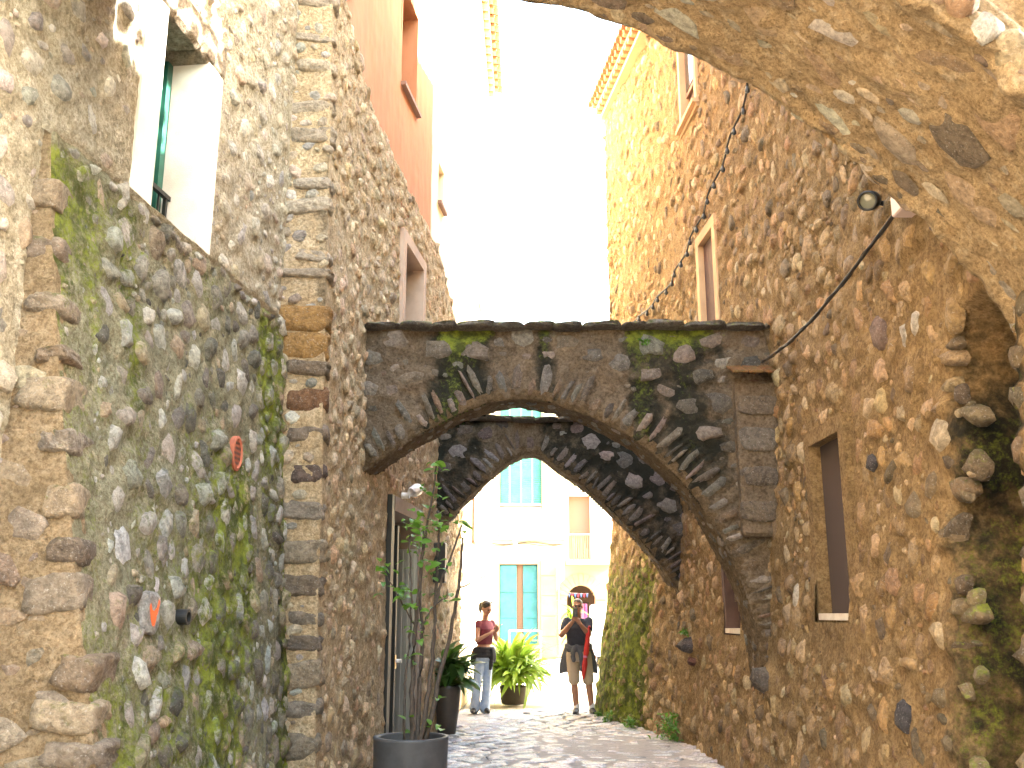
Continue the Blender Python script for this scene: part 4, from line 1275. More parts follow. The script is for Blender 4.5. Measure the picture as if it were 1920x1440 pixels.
# ================================================================== FACADES ACROSS THE PLAZA
FY = 36.0
fa = thing('town_house', (-1.5, FY, 0), 'cream town house across the plaza with green blind and teal shutters', 'house', 'houses across the plaza')
def facade_wall(parent, x0, x1, ztop, holes, mat, y=FY, name='wall'):
    xs = sorted({x0, x1, *[h[0] for h in holes], *[h[1] for h in holes]})
    zs = sorted({0.0, ztop, *[h[2] for h in holes], *[h[3] for h in holes]})
    mb = MB()
    for i in range(len(xs) - 1):
        for j in range(len(zs) - 1):
            cx, cz = (xs[i] + xs[i + 1]) / 2, (zs[j] + zs[j + 1]) / 2
            if any(h[0] < cx < h[1] and h[2] < cz < h[3] for h in holes):
                continue
            mb.box(xs[i], xs[i + 1], y, y + 0.4, zs[j], zs[j + 1])
    w = mb.build(name, mat, parent)
    return w
facade_wall(fa, -7.0, 1.93, 11.6, [(-0.45, 1.11, 4.32, 9.7), (-0.46, 0.94, 0.42, 3.31), (-3.6, -2.4, 4.4, 6.9)], M['facade'])
MB().box(-7.0, 1.93, FY + 0.62, FY + 8, 0, 11.6).build('body', M['inside'], fa)
# upper opening: blind, glass below
wv = MB()
wv.box(-0.55, -0.45, FY - 0.02, FY + 0.3, 4.32, 9.7); wv.box(1.11, 1.21, FY - 0.02, FY + 0.3, 4.32, 9.7)
w = wv.build('window', M['facade_stone'], fa)
MB().box(-0.45, 1.11, FY + 0.26, FY + 0.32, 4.32, 5.45).build('pane', plain_mat('pale door panel', (0.50, 0.56, 0.56), 0.4), w)
for k in range(52):
    z = 5.56 + k * 0.08
    MB().box(-0.44, 1.10, FY + 0.12, FY + 0.155, z, z + 0.066).build('blind_slat', M['blind'], w)
for x in (-0.1, 0.33, 0.76):
    MB().box(x, x + 0.02, FY + 0.105, FY + 0.12, 5.5, 9.7).build('blind_cord', M['lamp_white'], w)
MB().box(-0.44, 1.10, FY + 0.09, FY + 0.18, 5.47, 5.55).build('blind_rail', M['sill_white'], w)
MB().box(-0.72, 1.95, FY - 0.22, FY, 4.16, 4.30).build('balcony_ledge', M['facade_stone'], fa)
# door with teal shutters
dv = MB()
dv.box(-0.56, -0.46, FY - 0.03, FY + 0.2, 0.42, 3.42); dv.box(0.94, 1.04, FY - 0.03, FY + 0.2, 0.42, 3.42); dv.box(-0.46, 0.94, FY - 0.03, FY + 0.2, 3.31, 3.42)
d = dv.build('door', M['facade_stone'], fa)
for (x0, x1, y0) in ((-0.45, 0.17, FY + 0.05), (0.41, 0.93, FY + 0.12)):
    for (z0, z1) in ((0.44, 1.35), (1.38, 2.27), (2.30, 3.28)):
        MB().box(x0, x1, y0, y0 + 0.05, z0, z1, None, 0.012).build('shutter_panel', M['teal'], d)
    MB().box(x0, x1, y0 + 0.02, y0 + 0.06, 0.44, 3.28).build('shutter_backing', M['teal'], d)
MB().box(0.17, 0.41, FY + 0.2, FY + 0.24, 0.42, 3.3).build('door_leaf', M['wood'], d)
MB().box(-0.5, 1.0, FY - 0.35, FY + 0.2, 0.0, 0.42).build('door_step', M['facade_stone'], d)
# dressed stone blocks beside the door
for k in range(5):
    z = 0.02 + k * 0.72
    MB().box(1.05, 1.62, FY - 0.05, FY, z, z + 0.70, None, 0.012).build('pilaster_stone', M['facade_stone'], fa)
mb = MB(); mb.tube([(1.72, FY - 0.06, 0.1), (1.72, FY - 0.06, 2.9)], 0.022, 8)
mb.build('conduit', M['sill_white'], fa)
MB().box(-7.3, 2.0, FY - 0.5, FY + 8, 11.6, 11.8).build('roof', M['tile'], fa)
# railing of the access ramp
rl = MB()
rl.tube([(-0.1, FY - 1.2, 0.95), (1.0, FY - 1.2, 0.95), (1.0, FY - 1.2, 0.0)], 0.025, 8)
rl.tube([(-0.1, FY - 1.2, 0.95), (-0.1, FY - 1.2, 0.0)], 0.025, 8)
tag(rl.build('handrail', M['lamp_white'], None, True), 'white tube handrail in front of the teal shutters', 'railing')
# street lamp on the facade and sagging wires
lm = MB(); lm.tube([(0.08, FY, 3.95), (0.08, FY - 0.3, 4.0)], 0.025, 8)
lo = lm.build('street_lamp', M['black_metal'])
tag(lo, 'wall lamp on the cream facade below the balcony ledge', 'lamp')
MB().box(-0.04, 0.10, -0.62, -0.28, 3.86, 4.22, lambda x, y, z: (x + 0.1 + (z - 4) * -0.3, FY + y * 0.7, z), 0.03).build('lamp_head', plain_mat('lamp glass grey', (0.35, 0.42, 0.44), 0.3), lo)
wm = MB()
for k in range(2):
    wm.tube([(-0.75 + i * 0.27, FY - 0.05 - 0.02 * k, 4.07 - 0.05 * k - 0.05 * math.sin(i * 0.9 + k)) for i in range(11)], 0.014, 5)
tag(wm.build('facade_wires', M['cable']), 'sagging cables along the cream facade below the ledge', 'cable')

fb = thing('town_house', (4.5, FY, 0), 'peach town house across the plaza with balcony above an arched doorway', 'house', 'houses across the plaza')
# wall with arched hole: strips
AX, AR, AZ = 2.53, 0.52, 2.03
mb = MB()
xs = [1.935, 2.0] + list(np.linspace(AX - AR, AX + AR, 21)) + [9.0]
xs = sorted(set(xs))
for i in range(len(xs) - 1):
    cx = (xs[i] + xs[i + 1]) / 2
    zb = AZ + math.sqrt(max(0, AR ** 2 - (cx - AX) ** 2)) if abs(cx - AX) < AR else 0.0
    mb.box(xs[i], xs[i + 1], FY, FY + 0.4, zb, 3.35)
mb.build('wall', M['facade_peach'], fb)
facade_wall(fb, 1.935, 9.0, 9.8, [(2.12, 2.92, 3.5, 5.84), (1.935, 9.0, 0, 3.35), (5.0, 5.9, 3.5, 5.8)], M['facade'], FY, 'upper_wall')
MB().box(1.94, 9.0, FY + 0.62, FY + 8, 3.4, 9.8).build('body', M['salmon'], fb)
MB().box(1.9, 9.3, FY - 0.5, FY + 8, 9.8, 10.0).build('roof', M['tile'], fb)
MB().box(1.94, 9.0, FY + 3.0, FY + 8, 0, 3.4).build('back_room', M['inside'], fb)
# voussoir ring
n = 13
for k in range(n):
    t0, t1 = math.pi * k / n + 0.008, math.pi * (k + 1) / n - 0.008
    v = []
    for y in (FY - 0.04, FY + 0.1):
        for (r_, t) in ((AR, t0), (AR, (t0 + t1) / 2), (AR, t1), (AR + 0.42, t1), (AR + 0.42, (t0 + t1) / 2), (AR + 0.42, t0)):
            v.append((AX + r_ * math.cos(t), y, AZ + r_ * math.sin(t)))
    b = MB(); b.add(v, [tuple(range(6)), tuple(range(11, 5, -1))] + [(i, (i + 1) % 6, 6 + (i + 1) % 6, 6 + i) for i in range(6)])
    b.build('voussoir', M['facade_stone'], fb)
for sx in (AX - AR - 0.4, AX + AR):
    for k in range(4):
        MB().box(sx, sx + 0.4, FY - 0.04, FY + 0.1, k * 0.5 + 0.006, k * 0.5 + 0.494).build('jamb_stone', M['facade_stone'], fb)
MB().box(2.14, 2.92, FY + 0.3, FY + 0.36, 3.5, 5.84).build('balcony_door', M['salmon'], fb)
bal = MB().box(1.96, 3.75, FY - 0.75, FY, 3.26, 3.44).build('balcony', M['facade_stone'], fb)
for k in range(26):
    x = 2.0 + k * 0.068
    b = MB(); b.tube([(x, FY - 0.7, 3.44), (x, FY - 0.7, 4.34)], 0.009, 5); b.build('baluster', M['tile'], bal)
b = MB(); b.tube([(1.98, FY - 0.7, 4.35), (3.73, FY - 0.7, 4.35)], 0.018, 6); b.build('top_rail', M['lamp_white'], bal)
for k in range(8):
    h = 0.42 + 0.2 * ((k * 5) % 3)
    MB().box(2.13 + k * 0.1, 2.19 + k * 0.1, FY - 0.3, FY - 0.27, 3.445, 3.445 + h).build('balcony_slat', M['salmon'], bal)
# inside the doorway: bunting and hanging clothes
bt = MB(); bt.tube([(AX - 0.50, FY + 0.35, 2.30), (AX, FY + 0.35, 2.26), (AX + 0.3, FY + 0.35, 2.27)], 0.006, 5)
bn = bt.build('bunting', M['lamp_white'])
tag(bn, 'string of red and blue pennants inside the arched doorway', 'bunting')
for k in range(7):
    x = AX - 0.46 + k * 0.11
    b = MB(); b.add([(x, FY + 0.345, 2.27), (x + 0.1, FY + 0.345, 2.27), (x + 0.05, FY + 0.34, 2.10), (x, FY + 0.355, 2.27), (x + 0.1, FY + 0.355, 2.27), (x + 0.05, FY + 0.36, 2.10)], [(0, 1, 2), (5, 4, 3), (0, 3, 4, 1), (1, 4, 5, 2), (2, 5, 3, 0)])
    b.build('pennant', M['bunting_red'] if k % 2 else M['bunting_blue'], bn)
rk = MB(); rk.tube([(AX - 0.3, FY + 0.9, 1.95), (AX + 0.35, FY + 0.9, 1.95)], 0.015, 6); rk.tube([(AX - 0.28, FY + 0.9, 1.95), (AX - 0.28, FY + 0.9, 0.0)], 0.015, 6); rk.tube([(AX + 0.33, FY + 0.9, 1.95), (AX + 0.33, FY + 0.9, 0.0)], 0.015, 6)
rko = rk.build('clothes_rack', M['black_metal'])
tag(rko, 'clothes rack with purple and pink garments in the arched doorway', 'clothes rack')
for k in range(5):
    x = AX - 0.22 + k * 0.11
    MB().box(-0.045, 0.045, -0.2, 0.2, 0.75 + 0.1 * (k % 2), 1.9, lambda a, y, z, x=x: (x + a * (1 + (1.9 - z) * 0.3), FY + 0.9 + y, z), 0.015).build('garment', M['purple'] if k % 2 == 0 else M['pink_cloth'], rko)

# ================================================================== VAN FRONT PEEPING BEHIND THE BUTTRESS
van = thing('parked_van', (3.35, 30.6, 0), 'white van parked at the plaza half hidden behind the mossy wall corner', 'van')
vx0, vx1, vy = 2.54, 4.27, 29.6
prof = [(vy, 0.30), (vy - 0.05, 0.55), (vy, 0.88), (vy + 0.55, 1.08), (vy + 1.35, 1.80), (vy + 4.2, 1.85), (vy + 4.3, 0.30)]
v = []
for (xo, top) in ((0.0, 0.16), (0.09, 0.0)):
    pass
for x_, ins in ((vx0, 1), (vx0 + 0.10, 0), (vx1 - 0.10, 0), (vx1, 1)):
    for (y, z) in prof:
        zz_ = z - (0.05 if ins and z > 0.5 else 0)
        yy_ = y + (0.10 if ins and y < vy + 2 else 0)
        xx_ = x_ + ((0.12 if x_ < 3 else -0.12) * max(0, (z - 1.0) / 0.8) if ins else (0.10 if x_ < 3 else -0.10) * max(0, (z - 1.0) / 0.8))
        v.append((xx_, yy_, zz_))
n = len(prof); f = []
for i in range(3):
    for j in range(n):
        j2 = (j + 1) % n
        f.append((i * n + j, (i + 1) * n + j, (i + 1) * n + j2, i * n + j2))
f += [tuple(range(n)), tuple(range(4 * n - 1, 3 * n - 1, -1))]
mesh_obj('body', v, f, M['van_white'], van)
ws = [(vx0 + 0.25, vy + 0.62, 1.15), (vx1 - 0.25, vy + 0.62, 1.15), (vx1 - 0.32, vy + 1.28, 1.74), (vx0 + 0.32, vy + 1.28, 1.74)]
mesh_obj('windscreen', [(x, y - 0.02, z + 0.02) for x, y, z in ws] + [(x, y + 0.02, z - 0.02) for x, y, z in ws], [(0, 1, 2, 3), (7, 6, 5, 4), (0, 4, 5, 1), (1, 5, 6, 2), (2, 6, 7, 3), (3, 7, 4, 0)], plain_mat('windscreen', (0.25, 0.28, 0.28), 0.08), van)
MB().box(2.87, 3.94, vy - 0.085, vy + 0.05, 0.60, 0.74, None, 0.015).build('grille', M['rubber'], van)
MB().box(2.62, 4.19, vy - 0.10, vy + 0.12, 0.30, 0.50, None, 0.03).build('bumper', plain_mat('grey bumper', (0.10, 0.10, 0.10), 0.6), van)
MB().box(3.17, 3.64, vy - 0.115, vy - 0.10, 0.40, 0.50).build('number_plate', M['plate'], van)
for x in (2.62, 3.99):
    MB().box(x, x + 0.20, vy - 0.065, vy + 0.15, 0.64, 0.86, None, 0.03).build('headlight', M['chrome'], van)
for x in (2.58, 4.07):
    for y in (vy + 0.75, vy + 3.3):
        wb = MB()
        wb.tube([(x, y, 0.30), (x + 0.17, y, 0.30)], 0.30, 20)
        wo = wb.build('wheel', M['rubber'], van, False)
        rb = MB(); rb.tube([(x - 0.012, y, 0.30), (x + 0.182, y, 0.30)], 0.18, 16); rb.build('rim', M['chrome'], wo)

# ================================================================== PLANTS
def leaf_mesh(name, L, W, curve, mat, fold=0.12, seg=5):
    v, f = [], []
    for i in range(seg + 1):
        t = i / seg
        w = W * math.sin(math.pi * min(1, (t * 0.94 + 0.04))) ** 0.8
        if i == seg: w = W * 0.02
        x = L * t * (1 - 0.25 * curve * t); z = L * (0.55 * curve * t - 0.95 * curve * t * t)
        v += [(x, -w / 2, z + fold * w), (x, 0, z), (x, w / 2, z + fold * w)]
    for i in range(seg):
        a = i * 3
        f += [(a, a + 3, a + 4, a + 1), (a + 1, a + 4, a + 5, a + 2)]
    me = bpy.data.meshes.new(name)
    me.from_pydata(v, [], f)
    me.polygons.foreach_set('use_smooth', [True] * len(f))
    me.materials.append(mat)
    return me

def put_leaf(me, parent, p, az, el, scale=1.0, roll=0.0, name='leaf'):
    o = bpy.data.objects.new(name, me)
    link(o, parent)
    b = wpos(parent)
    o.location = Vector(p) - b
    o.rotation_euler = (roll, -el, az)
    o.scale = (scale,) * 3
    return o

# --- potted tree in the round grey planter
PX, PY = -0.845, 8.5
tree = thing('potted_tree', (PX, PY, 0), 'thin many stemmed young tree in a round slate grey planter', 'potted tree')
mb = MB(); mb.lathe([(0.0, 0.0), (0.285, 0.0), (0.30, 0.03), (0.312, 0.53), (0.315, 0.55), (0.275, 0.552), (0.268, 0.535), (0.262, 0.40), (0.0, 0.40)], PX, PY, 48)
mb.build('pot', M['pot_grey'], tree, True)
mb = MB(); mb.lathe([(0.264, 0.46), (0.15, 0.475), (0.0, 0.48)], PX, PY, 24); mb.build('soil', M['soil'], tree, True)
STEMS = [
    ([(-.83, .46), (-.845, .8), (-.845, 1.2), (-.82, 1.59), (-.795, 1.95), (-.765, 2.25), (-.70, 2.55), (-.675, 2.85)], .026, .006, .02),
    ([(-.90, .46), (-.905, .75), (-.90, 1.05), (-.865, 1.35), (-.86, 1.65), (-.875, 1.95), (-.885, 2.22)], .014, .006, -.08),
    ([(-.80, .46), (-.79, .9), (-.775, 1.3), (-.77, 1.42), (-.80, 1.55), (-.81, 1.8), (-.79, 2.1), (-.785, 2.3)], .022, .007, .1),
    ([(-.77, .46), (-.72, .75), (-.685, 1.1), (-.665, 1.4), (-.655, 1.75), (-.645, 2.05), (-.635, 2.35)], .024, .010, -.03),
    ([(-.66, 1.62), (-.62, 1.78), (-.56, 1.95), (-.49, 2.15), (-.435, 2.30)], .014, .007, -.05),
    ([(-.74, .46), (-.66, .8), (-.585, 1.15), (-.52, 1.42), (-.475, 1.7), (-.45, 1.95), (-.435, 2.2)], .024, .010, .06),
    ([(-.47, 1.75), (-.38, 1.80), (-.29, 1.84), (-.22, 1.88)], .007, .004, .04),
    ([(-.84, 1.45), (-.95, 1.62), (-1.06, 1.80), (-1.14, 1.93)], .008, .004, .1),
    ([(-.775, 1.42), (-.72, 1.55), (-.62, 1.66), (-.55, 1.68)], .007, .004, -.1),
]
def smooth_poly(pts, k=4):
    P = np.array(pts, float); n = len(P)
    t = np.linspace(0, n - 1, (n - 1) * k + 1)
    Q = np.stack([np.interp(t, np.arange(n), P[:, i]) for i in range(P.shape[1])], 1)
    for _ in range(k):
        Q[1:-1] = (Q[:-2] + 2 * Q[1:-1] + Q[2:]) / 4
    return Q
rgl = np.random.default_rng(12)
for pts, r0, r1, dy in STEMS:
    Q = smooth_poly([(x, PY + dy * (0.3 + z / 2.5), z) for x, z in pts])
    Q[1:-1] += rgl.normal(0, 0.004, Q[1:-1].shape)
    mb = MB(); mb.tube(Q, list(np.linspace(r0, r1, len(Q))), 7)
    mb.build('stem', M['bark'], tree, True)
LS = [leaf_mesh('leaf', 0.115, 0.06, c, M['leaf_small']) for c in (0.2, 0.5, 0.8)]
clusters = [(-.68, 2.80, .07, 12), (-.70, 2.60, .10, 12), (-.78, 2.30, .14, 26), (-.86, 2.22, .16, 20), (-.66, 2.32, .12, 22), (-.80, 2.05, .16, 26), (-.68, 1.98, .10, 10), (-1.13, 1.93, .06, 9),
            (-.44, 2.28, .05, 9), (-.84, 1.62, .14, 22), (-.93, 1.70, .10, 14), (-.76, 1.42, .10, 10), (-.56, 1.67, .06, 7), (-.88, 1.2, .06, 5), (-.62, .85, .06, 5), (-.80, .55, .12, 9), (-.62, .62, .06, 4)]
for (x, z, s_, n_) in clusters:
    for k in range(int(n_ * 0.8)):
        p = (x + rgl.normal(0, s_ * .6), PY + rgl.normal(0, s_ * .8), z + rgl.normal(0, s_ * .6))
        put_leaf(LS[k % 3], tree, p, rgl.uniform(0, 6.28), rgl.uniform(-0.4, 0.6), rgl.uniform(0.6, 1.15), rgl.normal(0, 0.4))

# --- dark broad leaved plant
P2 = (-0.86, 13.35)
pl2 = thing('potted_plant', (*P2, 0), 'dark green broad leaved plant in a tall dark pot against the left wall', 'potted plant', 'leafy pot plants')
mb = MB(); mb.lathe([(0.0, 0.0), (0.10, 0.0), (0.12, 0.02), (0.165, 0.35), (0.185, 0.58), (0.19, 0.62), (0.165, 0.62), (0.155, 0.52), (0.0, 0.52)], *P2, 32); mb.build('pot', M['pot_dark'], pl2, True)
mb = MB(); mb.lathe([(0.158, 0.56), (0.0, 0.58)], *P2, 20); mb.build('soil', M['soil'], pl2, True)
LD = [leaf_mesh('leaf', 0.58, 0.17, c, M['leaf_dark'], 0.15, 8) for c in (0.5, 0.85, 1.15)]
for k in range(64):
    az = rgl.uniform(-2.4, 1.9)
    put_leaf(LD[k % 3], pl2, (P2[0] + 0.06 * math.cos(az), P2[1] + 0.06 * math.sin(az), 0.58 + rgl.uniform(0, 0.28)), az, rgl.uniform(0.1, 1.15), rgl.uniform(0.6, 1.05), rgl.normal(0, 0.25))

# --- bright strap leaved plant in the sun
P3 = (0.02, 17.7)
pl3 = thing('potted_plant', (*P3, 0), 'bright green strap leaved bush in a brown pot in the sunlight', 'potted plant', 'leafy pot plants')
mb = MB(); mb.lathe([(0.0, 0.0), (0.19, 0.0), (0.21, 0.03), (0.24, 0.28), (0.25, 0.31), (0.22, 0.31), (0.21, 0.25), (0.0, 0.25)], *P3, 32); mb.build('pot', M['pot_brown'], pl3, True)
mb = MB(); mb.lathe([(0.213, 0.28), (0.0, 0.30)], *P3, 20); mb.build('soil', M['soil'], pl3, True)
LB = [leaf_mesh('leaf', 0.80, 0.09, c, M['leaf_bright'], 0.2, 8) for c in (0.5, 1.0, 1.6)]
for k in range(280):
    az = rgl.uniform(0, 6.28); el = rgl.uniform(0.0, 1.4)
    r_ = 0.26 * math.sqrt(rgl.random())
    put_leaf(LB[k % 3], pl3, (P3[0] + r_ * math.cos(az), P3[1] + r_ * math.sin(az), 0.33 + rgl.uniform(0, 0.42) * math.sin(el)), az, el, rgl.uniform(0.7, 1.15), rgl.normal(0, 0.3))

# --- palm by the arched doorway
P4 = (2.12, 34.9)
pl4 = thing('potted_palm', (*P4, 0), 'tall narrow palm in a pot beside the arched doorway', 'potted plant')
mb = MB(); mb.lathe([(0.0, 0.0), (0.17, 0.0), (0.22, 0.4), (0.19, 0.4), (0.18, 0.32), (0.0, 0.32)], *P4, 24); mb.build('pot', M['terracotta'], pl4, True)
for k in range(34):
    az = rgl.uniform(0, 6.28)
    put_leaf(LB[k % 3], pl4, (P4[0] + rgl.normal(0, 0.05), P4[1] + rgl.normal(0, 0.05), 0.35 + 1.3 * rgl.random()), az, rgl.uniform(0.5, 1.4), rgl.uniform(0.7, 1.3))

# --- weeds
WL = leaf_mesh('leaf', 0.10, 0.035, 0.8, M['weed'], 0.15, 4)
wv_ = np.array([v.co[:] for v in WL.vertices]); wf_ = [tuple(p.vertices) for p in WL.polygons]
def weed(p, r_, h, n_, label, az0=(0, 6.28), nm='weed'):
    mb = MB()
    for k in range(n_):
        az = rgl.uniform(*az0); el = rgl.uniform(0.0, 1.4)
        m = Matrix.Rotation(az, 3, 'Z') @ Matrix.Rotation(-el, 3, 'Y') @ Matrix.Rotation(rgl.normal(0, 0.5), 3, 'X')
        q = np.array([p[0] + rgl.normal(0, r_ * .45), p[1] + rgl.normal(0, r_ * .45), p[2] + h * rgl.random() ** 1.5])
        s_ = rgl.uniform(0.5, 1.1)
        mb.add([tuple(q + np.array(m @ Vector(v * s_))) for v in wv_], wf_)
    o = mb.build(nm, M['weed'], None, True)
    tag(o, label, 'weed', 'weeds along the foot of the right wall' if nm == 'weed' else None)
weed((2.04, 12.75, 0.0), .22, .30, 280, 'largest bushy green weed at the foot of the right wall')
weed((1.66, 14.15, 0.0), .10, .10, 60, 'small weed between the largest weed and the mossy corner')
weed((1.42, 14.75, 0.0), .10, .12, 60, 'small low weed at the foot of the mossy corner')
weed((1.33, 15.35, 0.0), .08, .08, 35, 'tiny weed beside the shoes of the man')
weed((2.15, 12.3, 1.28), .05, .05, 25, 'sprig sprouting on the dark protruding stone of the right wall', nm='wall_sprig')
weed((1.31, 9.14, 4.12), .05, .03, 18, 'tiny fern growing high on the face of the nearer arch', nm='arch_fern')

# ================================================================== CABLES, LAMP, BRACKET
cb = MB()
pts = []
for i in range(25):
    t = i / 24
    y = 9.05 + (5.62 - 9.05) * t; z = 3.93 + (4.04 - 3.93) * t - 0.0 - 0.16 * math.sin(math.pi * t)
    pts.append((2.44 - 0.05 * math.sin(math.pi * t), y, z))
cb.tube(pts, 0.013, 6)
pts2 = [(x - 0.012 * math.sin(i * 1.3), y, z + 0.016 * math.cos(i * 1.3)) for i, (x, y, z) in enumerate(pts)]
cb.tube(pts2, 0.007, 5)
co = cb.build('slack_cable', M['cable'])
tag(co, 'twisted black cable slung from the front arch to the bracket by the vault', 'cable')
br = MB().box(2.40, 2.58, 5.50, 5.66, 3.98, 4.12, None, 0.01).build('cable_bracket', plain_mat('pale pink bracket', (0.62, 0.5, 0.45), 0.6))
tag(br, 'small pale bracket holding the black cable under the vault', 'bracket')
sc_ = MB()
pts = []
bulbs = []
for i in range(49):
    t = i / 48
    y = 8.6 + (15.6 - 8.6) * t; z = 7.05 + (6.05 - 7.05) * t - 0.35 * math.sin(math.pi * t)
    x = float(r_x(np.array([y]), np.array([z]))[0]) - 0.10 - 0.02 * math.sin(i)
    pts.append((x, y, z))
    if i % 2 == 1: bulbs.append((x, y, z))
sc_.tube(pts, 0.012, 6)
sc_.tube([(x - 0.01 * math.sin(i * 2.1), y, z + 0.02 * math.cos(i * 2.1)) for i, (x, y, z) in enumerate(pts)], 0.006, 5)
so = sc_.build('light_string', M['cable'])
tag(so, 'string of unlit festoon bulbs along the upper right wall', 'string lights')
for (x, y, z) in bulbs:
    b = MB(); b.tube([(x, y, z), (x, y, z - 0.03), (x, y, z - 0.05), (x, y, z - 0.075), (x, y, z - 0.09)], [0.016, 0.018, 0.028, 0.026, 0.008], 8)
    b.build('bulb', M['black_metal'], so, True)
LT2 = frame_T(rs, 6.04, 4.27)
n = 24
def disc_rings(T, spec):
    rings = [[T(r_ * math.cos(2 * math.pi * j / n), r_ * math.sin(2 * math.pi * j / n), z_) for j in range(n)] for r_, z_ in spec]
    return [p for r_ in rings for p in r_], [(i * n + j, i * n + (j + 1) % n, (i + 1) * n + (j + 1) % n, (i + 1) * n + j) for i in range(len(spec) - 1) for j in range(n)]
# lamp housing turned towards the viewer
ax = Vector((-0.55, -0.75, -0.35)).normalized()
sxv = ax.cross(Vector((0, 0, 1))).normalized(); syv = sxv.cross(ax).normalized()
lc_ = Vector((2.42, 6.04, 4.27))
LTT = lambda x, y, z: tuple(lc_ + sxv * x + syv * y + ax * z)
mb = MB(); mb.add(*disc_rings(LTT, [(0.0, -0.10), (0.05, -0.10), (0.066, -0.06), (0.068, 0.05), (0.055, 0.055), (0.052, 0.035)]))
fl = mb.build('floodlight', M['black_metal'], None, True)
tag(fl, 'small round floodlight fixed high on the right wall beside the vault', 'light')
mb = MB(); mb.add(*disc_rings(LTT, [(0.053, 0.036), (0.03, 0.042), (0.0, 0.044)])); mb.build('lens', plain_mat('lamp lens', (0.16, 0.16, 0.11), 0.15), fl, True)
mb = MB(); mb.tube([LTT(0, 0, -0.09), (2.52, 6.10, 4.28), (2.58, 6.12, 4.28)], 0.018, 8); mb.build('arm', M['black_metal'], fl)

# ================================================================== PEOPLE
def ball(mb, c, r, n=10, sc=(1, 1, 1)):
    k = len(mb.v)
    c = Vector(c)
    for i in range(1, n):
        t = math.pi * i / n
        for j in range(2 * n):
            p = math.pi * j / n
            mb.v.append((c.x + sc[0] * r * math.sin(t) * math.cos(p), c.y + sc[1] * r * math.sin(t) * math.sin(p), c.z + sc[2] * r * math.cos(t)))
    mb.v.append((c.x, c.y, c.z + r * sc[2])); mb.v.append((c.x, c.y, c.z - r * sc[2]))
    m = 2 * n; top = k + (n - 1) * m; bot = top + 1
    for i in range(n - 2):
        for j in range(m):
            mb.f.append((k + i * m + j, k + (i + 1) * m + j, k + (i + 1) * m + (j + 1) % m, k + i * m + (j + 1) % m))
    for j in range(m):
        mb.f.append((top, k + j, k + (j + 1) % m))
        mb.f.append((bot, k + (n - 2) * m + (j + 1) % m, k + (n - 2) * m + j))

def limb(mb, pts, rads, n=12, k=4):
    P = smooth_poly([(*p, r_) for p, r_ in zip(pts, rads)], k)
    # keep joints crisp but rounded
    mb.tube(P[:, :3], list(P[:, 3]), n)
    ball(mb, P[0, :3], P[0, 3]); ball(mb, P[-1, :3], P[-1, 3])

def loft(mb, rings, ang, n=24):
    """rings: (cx, cy, z, rx, ry); rx across the body, ry front to back; ang turns the body about Z"""
    k = len(mb.v); c, s_ = math.cos(ang), math.sin(ang)
    for (cx, cy, z, rx, ry) in rings:
        for j in range(n):
            t = 2 * math.pi * j / n
            x = rx * math.copysign(abs(math.cos(t)) ** 0.85, math.cos(t)); y = ry * math.copysign(abs(math.sin(t)) ** 0.85, math.sin(t))
            mb.v.append((cx + c * x - s_ * y, cy + s_ * x + c * y, z))
    m = len(rings)
    for i in range(m - 1):
        for j in range(n):
            mb.f.append((k + i * n + j, k + i * n + (j + 1) % n, k + (i + 1) * n + (j + 1) % n, k + (i + 1) * n + j))
    mb.f.append(tuple(k + n - 1 - j for j in range(n)))
    mb.f.append(tuple(k + (m - 1) * n + j for j in range(n)))

def remesh(mb, name, mat, parent, voxel, smooth=4):
    o = mb.build(name, mat, parent, True)
    md = o.modifiers.new('merge', 'REMESH'); md.mode = 'VOXEL'; md.voxel_size = voxel; md.use_smooth_shade = True
    if smooth:
        sm = o.modifiers.new('soft', 'SMOOTH'); sm.iterations = smooth; sm.factor = 0.5
    return o

def hand(mb, wrist, fwd, side, curl, s=1.0):
    """five fingers: palm along fwd, thumb on +side, fingers bend towards curl"""
    w, f, sd_, cu = Vector(wrist), Vector(fwd).normalized(), Vector(side).normalized(), Vector(curl).normalized()
    pk = w + f * 0.075 * s
    for q in (-1, -0.35, 0.35, 1):
        mb.tube([w + sd_ * q * 0.018 * s, w + f * 0.04 * s + sd_ * q * 0.027 * s, pk + sd_ * q * 0.031 * s], [0.015 * s, 0.0165 * s, 0.013 * s], 8)
    for q, ln in ((1.0, 0.068), (0.35, 0.078), (-0.35, 0.073), (-1.0, 0.056)):
        a = pk + sd_ * q * 0.031 * s
        b = a + (f * 0.75 + cu * 0.5).normalized() * ln * 0.48 * s
        c = b + (f * 0.1 + cu * 0.95).normalized() * ln * 0.36 * s
        d = c + (f * -0.45 + cu * 0.8).normalized() * ln * 0.26 * s
        mb.tube([a - f * 0.012, a, b, c, d], [0.0105 * s, 0.0105 * s, 0.0095 * s, 0.0085 * s, 0.007 * s], 8)
    a = w + f * 0.022 * s + sd_ * 0.025 * s
    b = a + (f * 0.55 + sd_ * 0.65 + cu * 0.3).normalized() * 0.042 * s
    c = b + (f * 0.75 + sd_ * 0.15 + cu * 0.55).normalized() * 0.034 * s
    mb.tube([w + f * 0.01, a, b, c], [0.014 * s, 0.0135 * s, 0.011 * s, 0.008 * s], 8)

